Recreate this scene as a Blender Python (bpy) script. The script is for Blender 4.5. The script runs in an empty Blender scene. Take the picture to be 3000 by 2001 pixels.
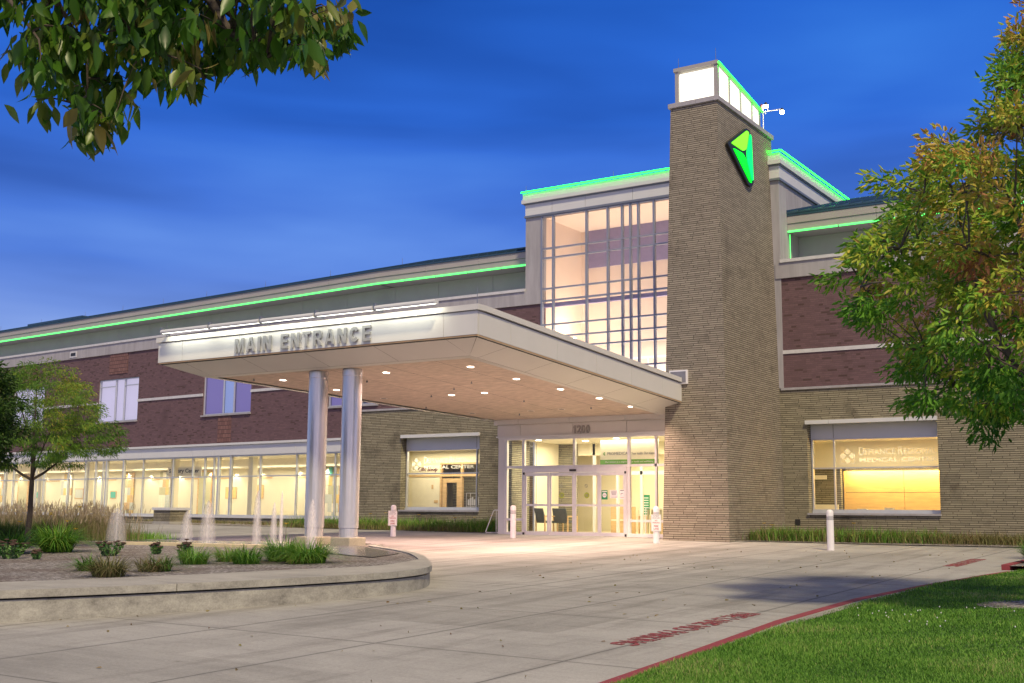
import bpy, math, random
import numpy as np
from mathutils import Vector, Matrix
random.seed(7); rng = np.random.default_rng(7)
S = bpy.context.scene
COL = S.collection
# ------------------------------------------------------------------ camera
CAMZ = 0.828
YAW, PIT, ROL = 0.57837793, 0.14321997, -0.00795149
_f = Vector((-math.sin(YAW)*math.cos(PIT), math.cos(YAW)*math.cos(PIT), math.sin(PIT)))
_r = _f.cross(Vector((0, 0, 1))).normalized(); _d = _f.cross(_r)
_c, _s = math.cos(ROL), math.sin(ROL)
_r2 = _c*_r + _s*_d; _d2 = -_s*_r + _c*_d
cam = bpy.data.cameras.new('camera'); camo = bpy.data.objects.new('camera', cam); COL.objects.link(camo)
cam.sensor_width = 36; cam.lens = 3445.83/3000*36; cam.clip_end = 2000; cam.clip_start = .05
m = Matrix.Identity(4)
for i in range(3):
    m[i][0] = _r2[i]; m[i][1] = -_d2[i]; m[i][2] = -_f[i]
m[0][3], m[1][3], m[2][3] = 0, 0, CAMZ
camo.matrix_world = m; S.camera = camo
FW = Vector((-math.sin(YAW), math.cos(YAW), 0)); RT = Vector((math.cos(YAW), math.sin(YAW), 0))
def at(fwd, lat, z=0.0):
    p = FW*fwd + RT*lat; return Vector((p.x, p.y, z))
# ------------------------------------------------------------------ world (blue hour)
W = bpy.data.worlds.new('World'); S.world = W; W.use_nodes = True
nt = W.node_tree; nt.nodes.clear(); N = nt.nodes.new; L = nt.links.new
SUN_EL, SUN_AZ = math.radians(50), math.radians(132)
def build_world():
    out = N('ShaderNodeOutputWorld'); bg = N('ShaderNodeBackground'); L(bg.outputs[0], out.inputs[0])
    tc = N('ShaderNodeTexCoord'); sx = N('ShaderNodeSeparateXYZ'); L(tc.outputs['Generated'], sx.inputs[0])
    ramp = N('ShaderNodeValToRGB'); L(sx.outputs['Z'], ramp.inputs[0])
    e = ramp.color_ramp.elements
    e[0].position = 0.0; e[0].color = (.46, .56, .76, 1)
    e[1].position = 1.0; e[1].color = (.17, .17, .24, 1)  # unseen zenith greyed so the overhead sky fills the ground neutrally
    for p, c in ((.10, (.26, .38, .74, 1)), (.20, (.085, .20, .66, 1)), (.32, (.028, .135, .62, 1)), (.46, (.016, .12, .58, 1)), (.62, (.09, .14, .33, 1))):
        q = e.new(p); q.color = c
    # streaky cloud bands
    mp = N('ShaderNodeMapping'); mp.inputs['Scale'].default_value = (1.1, 1.1, 7.5); mp.inputs['Rotation'].default_value = (.16, .10, 0)
    mp.inputs['Location'].default_value = (.35, .1, .62)
    L(tc.outputs['Generated'], mp.inputs[0])
    nz = N('ShaderNodeTexNoise'); nz.inputs['Scale'].default_value = 1.35; nz.inputs['Detail'].default_value = 4; nz.inputs['Roughness'].default_value = .45
    nz.inputs['Distortion'].default_value = .35
    L(mp.outputs[0], nz.inputs[0])
    cr = N('ShaderNodeValToRGB'); L(nz.outputs[0], cr.inputs[0]); ce = cr.color_ramp.elements
    ce[0].position = .36; ce[0].color = (.58, .60, .66, 1); ce[1].position = .72; ce[1].color = (1.8, 1.55, 1.2, 1)
    q = ce.new(.52); q.color = (1, 1, 1, 1)
    mx = N('ShaderNodeMix'); mx.data_type = 'RGBA'; mx.blend_type = 'MULTIPLY'; mx.inputs[0].default_value = 1
    L(ramp.outputs[0], mx.inputs[6]); L(cr.outputs[0], mx.inputs[7])
    # a low-sun Nishita sky adds the faint remaining daylight
    sk = N('ShaderNodeTexSky'); sk.sky_type = 'NISHITA'; sk.sun_disc = False
    sk.sun_elevation = math.radians(1.0); sk.sun_rotation = SUN_AZ; sk.ozone_density = 6
    mul = N('ShaderNodeMix'); mul.data_type = 'RGBA'; mul.blend_type = 'MULTIPLY'; mul.inputs[0].default_value = 1
    mul.inputs[7].default_value = (.02, .02, .02, 1); L(sk.outputs[0], mul.inputs[6])
    ad = N('ShaderNodeMix'); ad.data_type = 'RGBA'; ad.blend_type = 'ADD'; ad.inputs[0].default_value = 1
    L(mx.outputs[2], ad.inputs[6]); L(mul.outputs[2], ad.inputs[7])
    # warm glow added to the unseen sky behind the camera, soft fill for the facade
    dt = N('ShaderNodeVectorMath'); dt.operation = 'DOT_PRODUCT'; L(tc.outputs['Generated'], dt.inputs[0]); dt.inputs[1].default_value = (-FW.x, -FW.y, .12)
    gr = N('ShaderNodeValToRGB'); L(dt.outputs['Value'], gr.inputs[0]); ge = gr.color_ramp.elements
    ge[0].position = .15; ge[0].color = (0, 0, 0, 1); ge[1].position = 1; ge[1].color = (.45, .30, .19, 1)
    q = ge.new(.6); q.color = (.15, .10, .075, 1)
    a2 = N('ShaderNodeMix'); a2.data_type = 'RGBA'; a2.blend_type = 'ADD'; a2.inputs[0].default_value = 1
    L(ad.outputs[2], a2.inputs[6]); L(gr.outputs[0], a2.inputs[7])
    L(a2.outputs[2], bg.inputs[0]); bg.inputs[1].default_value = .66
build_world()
sun = bpy.data.lights.new('sun', 'SUN'); sun.energy = 2.35; sun.angle = math.radians(5); sun.color = (1, .83, .52)
suno = bpy.data.objects.new('sun', sun); COL.objects.link(suno)
# light comes from behind the camera, from the right (the car-park floodlights)
_a = Vector((.74, -.67, 0)).normalized(); sd = _a*math.cos(SUN_EL)+Vector((0, 0, math.sin(SUN_EL)))
suno.rotation_euler = sd.to_track_quat('Z', 'Y').to_euler()
S.view_settings.view_transform = 'Standard'; S.view_settings.look = 'None'
S.view_settings.exposure = .68; S.view_settings.gamma = 1
S.render.engine = 'CYCLES'
S.cycles.max_bounces = 8; S.cycles.transparent_max_bounces = 16
# ------------------------------------------------------------------ materials
MATS = {}
def nodes(name):
    m = bpy.data.materials.new(name); m.use_nodes = True; MATS[name] = m
    t = m.node_tree; t.nodes.clear()
    o = t.nodes.new('ShaderNodeOutputMaterial'); p = t.nodes.new('ShaderNodeBsdfPrincipled')
    t.links.new(p.outputs[0], o.inputs[0]); return m, t, p, o
def rgba(c): return (c[0], c[1], c[2], 1)
def ramp(t, src, stops):
    r = t.nodes.new('ShaderNodeValToRGB'); t.links.new(src, r.inputs[0]); e = r.color_ramp.elements
    e[0].position, e[0].color = stops[0][0], rgba(stops[0][1]); e[1].position, e[1].color = stops[-1][0], rgba(stops[-1][1])
    for p, c in stops[1:-1]: e.new(p).color = rgba(c)
    return r.outputs[0]
def mth(t, op, a, b=None, c=None):
    n = t.nodes.new('ShaderNodeMath'); n.operation = op
    for i, v in enumerate((a, b, c)):
        if v is None: continue
        if isinstance(v, (int, float)): n.inputs[i].default_value = v
        else: t.links.new(v, n.inputs[i])
    return n.outputs[0]
def mixc(t, f, a, b, mode='MIX'):
    n = t.nodes.new('ShaderNodeMix'); n.data_type = 'RGBA'; n.blend_type = mode
    for i, v in ((0, f), (6, a), (7, b)):
        if isinstance(v, (int, float)): n.inputs[i].default_value = v
        elif isinstance(v, tuple): n.inputs[i].default_value = rgba(v)
        else: t.links.new(v, n.inputs[i])
    return n.outputs[2]
def noise(t, vec, scale, detail=3, rough=.5, sc=None):
    if sc:
        mp = t.nodes.new('ShaderNodeMapping'); mp.inputs['Scale'].default_value = sc; t.links.new(vec, mp.inputs[0]); vec = mp.outputs[0]
    n = t.nodes.new('ShaderNodeTexNoise'); n.inputs['Scale'].default_value = scale; n.inputs['Detail'].default_value = detail
    n.inputs['Roughness'].default_value = rough; t.links.new(vec, n.inputs[0]); return n.outputs[0]
def obco(t): return t.nodes.new('ShaderNodeTexCoord').outputs['Object']
def geo(t): return t.nodes.new('ShaderNodeNewGeometry').outputs['Position']
def bump(t, p, h, strength=.3, dist=.01):
    b = t.nodes.new('ShaderNodeBump'); b.inputs['Strength'].default_value = strength; b.inputs['Distance'].default_value = dist
    t.links.new(h, b.inputs['Height']); t.links.new(b.outputs[0], p.inputs['Normal'])
def simple(name, col, rough=.6, metal=0, var=.12, scale=6, spec=.5, b=0, streak=None):
    m, t, p, o = nodes(name); co = geo(t)
    n = noise(t, co, scale, 4, .6, streak)
    lo = tuple(c*(1-var) for c in col); hi = tuple(min(1, c*(1+var)) for c in col)
    t.links.new(ramp(t, n, ((.3, lo), (.7, hi))), p.inputs['Base Color'])
    p.inputs['Roughness'].default_value = rough; p.inputs['Metallic'].default_value = metal
    p.inputs['Specular IOR Level'].default_value = spec
    if b: bump(t, p, noise(t, co, scale*6, 4), b, .01)
    return m
def emit(name, col, strength, base=None):
    m, t, p, o = nodes(name); p.inputs['Base Color'].default_value = rgba(base or col)
    p.inputs['Emission Color'].default_value = rgba(col); p.inputs['Emission Strength'].default_value = strength
    p.inputs['Roughness'].default_value = .5; return m
def wallco(t):
    """u along the wall (x or y by the face normal), v = z, in object space"""
    sx = t.nodes.new('ShaderNodeSeparateXYZ'); t.links.new(obco(t), sx.inputs[0])
    g = t.nodes.new('ShaderNodeNewGeometry'); sn = t.nodes.new('ShaderNodeSeparateXYZ'); t.links.new(g.outputs['Normal'], sn.inputs[0])
    mk = mth(t, 'GREATER_THAN', mth(t, 'ABSOLUTE', sn.outputs[0]), .6)
    u = mth(t, 'ADD', mth(t, 'MULTIPLY', sx.outputs[0], mth(t, 'SUBTRACT', 1, mk)), mth(t, 'MULTIPLY', sx.outputs[1], mk))
    return u, sx.outputs[2]
def brickmat(name, w, h, mort, cols, mcol, dark=None, stain=None, rnd=True, bs=.6):
    m, t, p, o = nodes(name); u, v = wallco(t)
    row = mth(t, 'FLOOR', mth(t, 'DIVIDE', v, h))
    wn = t.nodes.new('ShaderNodeTexWhiteNoise'); wn.noise_dimensions = '1D'; t.links.new(row, wn.inputs['W'])
    if rnd:
        ph = mth(t, 'MULTIPLY', wn.outputs['Value'], 7.3)
        wob = mth(t, 'MULTIPLY', mth(t, 'SINE', mth(t, 'ADD', mth(t, 'MULTIPLY', u, 4.1), mth(t, 'MULTIPLY', ph, 9))), .10)
        u2 = mth(t, 'ADD', mth(t, 'ADD', u, ph), wob)
    else:
        u2 = mth(t, 'ADD', u, mth(t, 'MULTIPLY', mth(t, 'MODULO', row, 2), w*.5))
    du = mth(t, 'DIVIDE', u2, w); fu = mth(t, 'FRACT', mth(t, 'ADD', du, 500)); iu = mth(t, 'FLOOR', du)
    fv = mth(t, 'FRACT', mth(t, 'ADD', mth(t, 'DIVIDE', v, h), 500))
    mu = mth(t, 'MULTIPLY', mth(t, 'LESS_THAN', fu, mort/w), .7); mv = mth(t, 'LESS_THAN', fv, mort/h*1.25)
    mm = mth(t, 'MAXIMUM', mu, mv)
    cm = t.nodes.new('ShaderNodeCombineXYZ'); t.links.new(iu, cm.inputs[0]); t.links.new(row, cm.inputs[1])
    w2 = t.nodes.new('ShaderNodeTexWhiteNoise'); w2.noise_dimensions = '2D'; t.links.new(cm.outputs[0], w2.inputs['Vector'])
    c = ramp(t, w2.outputs['Value'], cols)
    g = noise(t, obco(t), 30, 4, .7); c = mixc(t, .22, c, ramp(t, g, ((.3, (.5, .5, .5)), (.7, (1.5, 1.5, 1.5)))), 'MULTIPLY')
    if stain:
        sn = noise(t, obco(t), stain[0], 5, .65, (1, 1, .8))
        c = mixc(t, 1, c, ramp(t, sn, ((stain[1], (1, 1, 1)), (stain[2], (.42, .40, .40)))), 'MULTIPLY')
    c = mixc(t, mm, c, mcol); t.links.new(c, p.inputs['Base Color'])
    p.inputs['Roughness'].default_value = .85
    hh = mth(t, 'ADD', mth(t, 'SUBTRACT', 1, mm), mth(t, 'MULTIPLY', g, .35)); bump(t, p, hh, bs, .012)
    return m
brickmat('roman_brick', .42, .0694, .016, ((0, (.225, .205, .145)), (.5, (.275, .25, .175)), (1, (.32, .29, .205))), (.045, .036, .026), stain=(.8, .52, .70))
brickmat('tower_brick', .40, .0694, .016, ((0, (.24, .212, .168)), (.5, (.29, .255, .202)), (1, (.33, .292, .232))), (.045, .036, .027), stain=(.9, .56, .78))
brickmat('red_brick', .20, .0694, .010, ((0, (.075, .042, .045)), (.06, (.08, .045, .048)), (.09, (.115, .066, .078)), (.5, (.132, .076, .09)), (1, (.152, .088, .102))), (.10, .065, .065), stain=(.4, .6, .85), bs=.35)
brickmat('stack_brick', .20, .20, .022, ((0, (.15, .075, .07)), (1, (.21, .11, .10))), (.06, .03, .03), rnd=False, bs=.5)
simple('stone_band', (.34, .33, .36), .8, var=.14, scale=1.5, b=.15, streak=(3, 3, .4))
simple('coping', (.55, .55, .58), .6, var=.08)
simple('panel_metal', (.60, .61, .62), .42, var=.03, scale=1)
simple('canopy_panel', (.60, .59, .57), .38, var=.03, scale=1)
simple('wing_frame', (.24, .27, .36), .4, .2, var=.05)
simple('dark_joint', (.05, .045, .04), .8)
simple('fascia_panel', (.36, .34, .33), .55, var=.05, scale=1)
simple('recess_panel', (.34, .33, .37), .6, var=.06, scale=1)
simple('frame_metal', (.50, .52, .56), .35, .35, var=.05)
simple('frame_dark', (.20, .22, .26), .4, .3, var=.05)
simple('door_metal', (.70, .69, .70), .35, .2, var=.04)
simple('soffit_plaster', (.56, .46, .385), .8, var=.30, scale=3.0, b=.25, streak=(1, 6, 1))
simple('wood_trim', (.62, .42, .22), .5, var=.15, scale=3, streak=(1, 1, 8))
simple('wood_panel', (.80, .52, .18), .45, var=.12, scale=2, streak=(1, 1, 9))
simple('cream_wall', (.74, .68, .52), .7, var=.04, scale=.6)
simple('white_wall', (.80, .74, .60), .7, var=.03)
simple('olive_panel', (.50, .47, .30), .7, var=.04)
simple('grey_panel', (.52, .54, .50), .7, var=.05)
simple('peach_wall', (.78, .64, .54), .75, var=.03, scale=.5)
simple('mauve_wall', (.26, .23, .38), .8, var=.05)
simple('floor_tile', (.55, .48, .34), .35, var=.1, scale=2)
simple('white_paint', (.78, .76, .78), .4, var=.04)
simple('black_plastic', (.02, .02, .02), .5)
simple('sign_white', (.8, .78, .78), .45, var=.03)
simple('sign_red', (.40, .03, .05), .5)
simple('sign_grey', (.20, .20, .24), .5)
simple('sign_green', (.02, .25, .11), .5)
simple('leaf_green_sign', (.16, .38, .08), .5)
simple('lime_sticker', (.35, .45, .04), .5)
simple('letter_grey', (.30, .30, .30), .5, .1, var=.05)
simple('teal_panel', (.10, .42, .34), .5)
simple('amber_panel', (.70, .50, .20), .5)
simple('fabric_grey', (.10, .11, .12), .9)
simple('fabric_cream', (.62, .56, .44), .9)
simple('clay_red', (.18, .08, .07), .8)
simple('petal_yellow', (.75, .48, .05), .6, var=.2)
simple('seed_brown', (.07, .04, .03), .9, var=.3)
simple('bark', (.07, .055, .045), .9, var=.35, scale=9, b=.6, streak=(3, 3, .6))
simple('bark_pale', (.11, .09, .075), .9, var=.3, scale=9, b=.6, streak=(3, 3, .6))
simple('beige_curb', (.62, .53, .36), .8, var=.1)
emit('lightbox_glow', (1, .96, .82), .82)
emit('tube_glow', (1, 1, .86), 3)
emit('downlight_glow', (1, .86, .74), 8)
emit('ceiling_glow', (1, .93, .72), 6)
emit('cove_glow', (1, .72, .22), 16)
emit('lamp_glow', (1, .9, .65), 60)
emit('neon_green', (.09, 1, .16), 1.25)
emit('neon_core', (.012, 1, .013), 8.5)
emit('blind_room_glow', (.60, .54, .66), .42)  # room light on the blind put in as emission
emit('blind_mauve_glow', (.30, .24, .48), .36)  # mauve blind glows by emission too, no lamp behind it
emit('pane_sky_glow', (.36, .44, .66), .42)  # sky reflection in the centre pane, painted as a glowing sheet
emit('logo_lime', (.16, .95, .01), 1.05)
emit('logo_green', (.0, .9, .01), 1.0)
emit('logo_mint', (.0, .9, .12), 1.0)
def mk_roof():
    m, t, p, o = nodes('roof_metal'); p.inputs['Base Color'].default_value = (.05, .10, .14, 1); p.inputs['Metallic'].default_value = .5; p.inputs['Roughness'].default_value = .38
mk_roof()
def mk_steel():
    m, t, p, o = nodes('brushed_steel'); n = noise(t, geo(t), 8, 3, .6, (6, 6, .3))
    t.links.new(ramp(t, n, ((.3, (.58, .58, .62)), (.7, (.70, .69, .72)))), p.inputs['Base Color'])
    p.inputs['Metallic'].default_value = .65; p.inputs['Roughness'].default_value = .27
mk_steel()
def mk_glass(name, tint, refl, rough=0.0, op=0.0):
    m = bpy.data.materials.new(name); m.use_nodes = True; MATS[name] = m; t = m.node_tree; t.nodes.clear()
    o = t.nodes.new('ShaderNodeOutputMaterial'); tr = t.nodes.new('ShaderNodeBsdfTransparent'); tr.inputs[0].default_value = rgba(tint)
    gl = t.nodes.new('ShaderNodeBsdfGlossy'); gl.inputs['Roughness'].default_value = rough; gl.inputs[0].default_value = (.9, .92, 1, 1)
    fr = t.nodes.new('ShaderNodeFresnel'); fr.inputs[0].default_value = 1.45
    f = mth(t, 'ADD', mth(t, 'MULTIPLY', fr.outputs[0], refl), op)
    mx = t.nodes.new('ShaderNodeMixShader'); t.links.new(f, mx.inputs[0]); t.links.new(tr.outputs[0], mx.inputs[1]); t.links.new(gl.outputs[0], mx.inputs[2])
    t.links.new(mx.outputs[0], o.inputs[0]); return m
def mk_etched():
    m = bpy.data.materials.new('etched'); m.use_nodes = True; MATS['etched'] = m; t = m.node_tree; t.nodes.clear()
    o = t.nodes.new('ShaderNodeOutputMaterial'); tl = t.nodes.new('ShaderNodeBsdfTranslucent'); tl.inputs[0].default_value = (1, 1, 1, 1); d = t.nodes.new('ShaderNodeBsdfDiffuse'); d.inputs[0].default_value = (.9, .9, .9, 1)
    mx = t.nodes.new('ShaderNodeMixShader'); mx.inputs[0].default_value = .25; t.links.new(tl.outputs[0], mx.inputs[1]); t.links.new(d.outputs[0], mx.inputs[2]); tp = t.nodes.new('ShaderNodeBsdfTransparent'); m2 = t.nodes.new('ShaderNodeMixShader'); m2.inputs[0].default_value = .55; t.links.new(tp.outputs[0], m2.inputs[1]); t.links.new(mx.outputs[0], m2.inputs[2]); t.links.new(m2.outputs[0], o.inputs[0])
mk_etched()
mk_glass('glass', (.93, .95, .93), 1.0); mk_glass('glass_tint', (.75, .73, .80), 1.6)
def mk_water():
    m = bpy.data.materials.new('water_spray'); m.use_nodes = True; MATS['water_spray'] = m; t = m.node_tree; t.nodes.clear()
    o = t.nodes.new('ShaderNodeOutputMaterial'); tr = t.nodes.new('ShaderNodeBsdfTransparent'); df = t.nodes.new('ShaderNodeBsdfTranslucent')
    d2 = t.nodes.new('ShaderNodeBsdfDiffuse'); d2.inputs[0].default_value = (.9, .9, .95, 1); df.inputs[0].default_value = (.9, .88, .84, 1)
    a = t.nodes.new('ShaderNodeMixShader'); a.inputs[0].default_value = .5; t.links.new(df.outputs[0], a.inputs[1]); t.links.new(d2.outputs[0], a.inputs[2])
    n = noise(t, geo(t), 14, 3, .6, (5, 5, .5))
    lw = t.nodes.new('ShaderNodeLayerWeight'); lw.inputs[0].default_value = .5
    f = mth(t, 'MULTIPLY', mth(t, 'MULTIPLY', n, .66), mth(t, 'SUBTRACT', 1, lw.outputs['Facing']))
    b = t.nodes.new('ShaderNodeMixShader'); t.links.new(f, b.inputs[0]); t.links.new(tr.outputs[0], b.inputs[1]); t.links.new(a.outputs[0], b.inputs[2])
    t.links.new(b.outputs[0], o.inputs[0])
mk_water()
def mk_concrete(name, base, joints=False, sc=1.0):
    m, t, p, o = nodes(name); co = geo(t)
    a = noise(t, co, .35*sc, 6, .62); b = noise(t, co, 26, 5, .7); c2 = noise(t, co, 2.2, 5, .6, (.35, 1.6, 1)); hf = noise(t, co, 120, 2, .6)
    c = ramp(t, a, ((.3, tuple(x*.80 for x in base)), (.7, tuple(x*1.14 for x in base))))
    c = mixc(t, .30, c, ramp(t, b, ((.35, (.62, .62, .62)), (.65, (1.3, 1.3, 1.3)))), 'MULTIPLY')
    c = mixc(t, .35, c, ramp(t, c2, ((.32, (.66, .65, .63)), (.55, (1.1, 1.1, 1.1)))), 'MULTIPLY')
    c = mixc(t, .35, c, ramp(t, hf, ((.3, (.6, .6, .6)), (.7, (1.4, 1.4, 1.4)))), 'MULTIPLY')
    if joints:
        sx = t.nodes.new('ShaderNodeSeparateXYZ'); t.links.new(co, sx.inputs[0])
        wob = mth(t, 'MULTIPLY', mth(t, 'SUBTRACT', noise(t, co, 3, 3), .5), .03)
        def jn(v, off, per, wd):
            q = mth(t, 'FRACT', mth(t, 'ADD', mth(t, 'DIVIDE', mth(t, 'ADD', mth(t, 'SUBTRACT', v, off), wob), per), 100.5))
            return mth(t, 'LESS_THAN', mth(t, 'ABSOLUTE', mth(t, 'SUBTRACT', q, .5)), wd/per)
        j = mth(t, 'MAXIMUM', jn(sx.outputs[0], -11.42, 2.52, .013), jn(sx.outputs[1], 10.8, 3.7, .010))
        j2 = mth(t, 'MAXIMUM', jn(sx.outputs[0], -11.42, 2.52, .05), jn(sx.outputs[1], 10.8, 3.7, .04))
        cs = t.nodes.new('ShaderNodeCombineXYZ')
        for i_, (off, per) in enumerate(((-11.42, 2.52), (10.8, 3.7))):
            t.links.new(mth(t, 'FLOOR', mth(t, 'ADD', mth(t, 'DIVIDE', mth(t, 'SUBTRACT', sx.outputs[i_], off), per), 100.5)), cs.inputs[i_])
        ws = t.nodes.new('ShaderNodeTexWhiteNoise'); ws.noise_dimensions = '2D'; t.links.new(cs.outputs[0], ws.inputs['Vector'])
        c = mixc(t, 1, c, ramp(t, ws.outputs['Value'], ((0, (.86, .85, .83)), (1, (1.08, 1.07, 1.06)))), 'MULTIPLY')
        tr_ = noise(t, co, 1.1, 6, .7, (1.6, .16, 1)); c = mixc(t, 1, c, ramp(t, tr_, ((.36, (.74, .73, .72)), (.5, (1, 1, 1)))), 'MULTIPLY')
        sp = noise(t, co, 5.5, 3, .5); c = mixc(t, 1, c, ramp(t, sp, ((.70, (1, 1, 1)), (.78, (.62, .60, .57)))), 'MULTIPLY')
        c = mixc(t, mth(t, 'MULTIPLY', j2, mth(t, 'MULTIPLY', b, .5)), c, tuple(x*.5 for x in base))
        c = mixc(t, mth(t, 'MULTIPLY', j, .8), c, (.07, .065, .06))
    t.links.new(c, p.inputs['Base Color']); p.inputs['Roughness'].default_value = .85
    bump(t, p, mth(t, 'ADD', b, hf), .25, .006); return m
mk_concrete('pavement', (.35, .345, .335), True); mk_concrete('concrete_wall', (.30, .285, .25), sc=4); mk_concrete('concrete_cap', (.36, .345, .315), sc=2)
mk_concrete('plaza', (.15, .145, .15), sc=2); MATS['plaza'].node_tree.nodes['Principled BSDF'].inputs['Roughness'].default_value = .16; mk_concrete('stone_block', (.40, .36, .28), sc=3)
def mk_stained():
    m, t, p, o = nodes('concrete_stained'); co = geo(t)
    a = noise(t, co, 2.2, 7, .75, (1, 1, 2.0)); b = noise(t, co, 40, 4, .7)
    c = ramp(t, a, ((.30, (.14, .135, .12)), (.42, (.27, .26, .235)), (.6, (.38, .37, .33)), (.75, (.46, .45, .40))))
    c = mixc(t, .4, c, ramp(t, b, ((.3, (.6, .6, .6)), (.7, (1.4, 1.4, 1.4)))), 'MULTIPLY')
    t.links.new(c, p.inputs['Base Color']); p.inputs['Roughness'].default_value = .9; bump(t, p, b, .3, .01)
mk_stained()
def mk_mulch():
    m, t, p, o = nodes('mulch'); co = geo(t)
    v = t.nodes.new('ShaderNodeTexVoronoi'); v.inputs['Scale'].default_value = 22; mp = t.nodes.new('ShaderNodeMapping'); mp.inputs['Scale'].default_value = (1, 1, .3)
    t.links.new(co, mp.inputs[0]); t.links.new(mp.outputs[0], v.inputs[0])
    a = noise(t, co, 45, 4, .7); l = noise(t, co, .8, 4)
    c = ramp(t, v.outputs['Color'], ((0, (.06, .05, .048)), (.4, (.19, .17, .16)), (.75, (.35, .33, .32)), (1, (.62, .60, .60))))
    c = mixc(t, .7, c, ramp(t, a, ((.3, (.35, .35, .35)), (.7, (1.5, 1.5, 1.5)))), 'MULTIPLY')
    c = mixc(t, ramp(t, l, ((.45, (0, 0, 0)), (.7, (.5, .5, .5)))), c, (.10, .055, .035))
    t.links.new(c, p.inputs['Base Color']); p.inputs['Roughness'].default_value = .95; bump(t, p, mth(t, 'ADD', v.outputs['Distance'], a), .8, .03)
mk_mulch()
def mk_redpaint(name, cover):
    m, t, p, o = nodes(name); n = noise(t, geo(t), 18, 5, .75)
    t.links.new(ramp(t, n, ((cover-.05, (.32, .30, .27)), (cover, (.22, .045, .055)), (.7, (.30, .04, .055)))), p.inputs['Base Color']); p.inputs['Roughness'].default_value = .8
mk_redpaint('red_paint', .36); mk_redpaint('red_paint_worn', .46)
def mk_soil():
    m, t, p, o = nodes('turf_soil'); n = noise(t, geo(t), 12, 5, .7)
    t.links.new(ramp(t, n, ((.3, (.02, .05, .008)), (.7, (.05, .11, .02)))), p.inputs['Base Color']); p.inputs['Roughness'].default_value = 1
mk_soil()
def leafmat(name, stops, trans=.35, rough=.5, clump=None):
    m = bpy.data.materials.new(name); m.use_nodes = True; MATS[name] = m; t = m.node_tree; t.nodes.clear()
    o = t.nodes.new('ShaderNodeOutputMaterial'); p = t.nodes.new('ShaderNodeBsdfPrincipled')
    at_ = t.nodes.new('ShaderNodeAttribute'); at_.attribute_name = 'tint'
    c = ramp(t, at_.outputs['Fac'], stops)
    t.links.new(c, p.inputs['Base Color']); p.inputs['Roughness'].default_value = rough; p.inputs['Specular IOR Level'].default_value = .4
    tl = t.nodes.new('ShaderNodeBsdfTranslucent'); t.links.new(c, tl.inputs[0])
    mx = t.nodes.new('ShaderNodeMixShader'); mx.inputs[0].default_value = trans
    t.links.new(p.outputs[0], mx.inputs[1]); t.links.new(tl.outputs[0], mx.inputs[2]); t.links.new(mx.outputs[0], o.inputs[0])
leafmat('ash_leaf', ((0, (.05, .17, .015)), (.4, (.14, .36, .03)), (.62, (.32, .46, .045)), (.78, (.56, .50, .08)), (.92, (.62, .36, .10)), (1, (.44, .20, .10))))
leafmat('dark_leaf', ((0, (.02, .055, .008)), (.5, (.045, .11, .014)), (.85, (.10, .14, .02)), (1, (.20, .16, .04))))
leafmat('near_leaf', ((0, (.03, .09, .012)), (.45, (.075, .19, .018)), (.75, (.16, .22, .035)), (1, (.26, .22, .07))), .45, .35)
leafmat('locust_leaf', ((0, (.05, .14, .015)), (.5, (.14, .29, .03)), (.8, (.28, .36, .04)), (1, (.45, .35, .05))))
leafmat('turf', ((0, (.07, .19, .018)), (.5, (.15, .36, .035)), (.85, (.25, .44, .07)), (1, (.42, .42, .17))), .35, .6)
leafmat('lily_blade', ((0, (.05, .15, .015)), (.5, (.12, .32, .03)), (.8, (.25, .38, .05)), (1, (.42, .36, .14))), .35, .5)
leafmat('dry_blade', ((0, (.10, .12, .03)), (.5, (.20, .20, .07)), (.8, (.30, .24, .12)), (1, (.16, .08, .04))), .3, .7)
leafmat('plume', ((0, (.12, .16, .04)), (.45, (.24, .21, .10)), (.8, (.42, .35, .24)), (1, (.50, .42, .36))), .3, .8)
leafmat('sedum_leaf', ((0, (.06, .18, .05)), (.6, (.15, .32, .09)), (1, (.26, .42, .14))), .25, .5)
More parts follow.
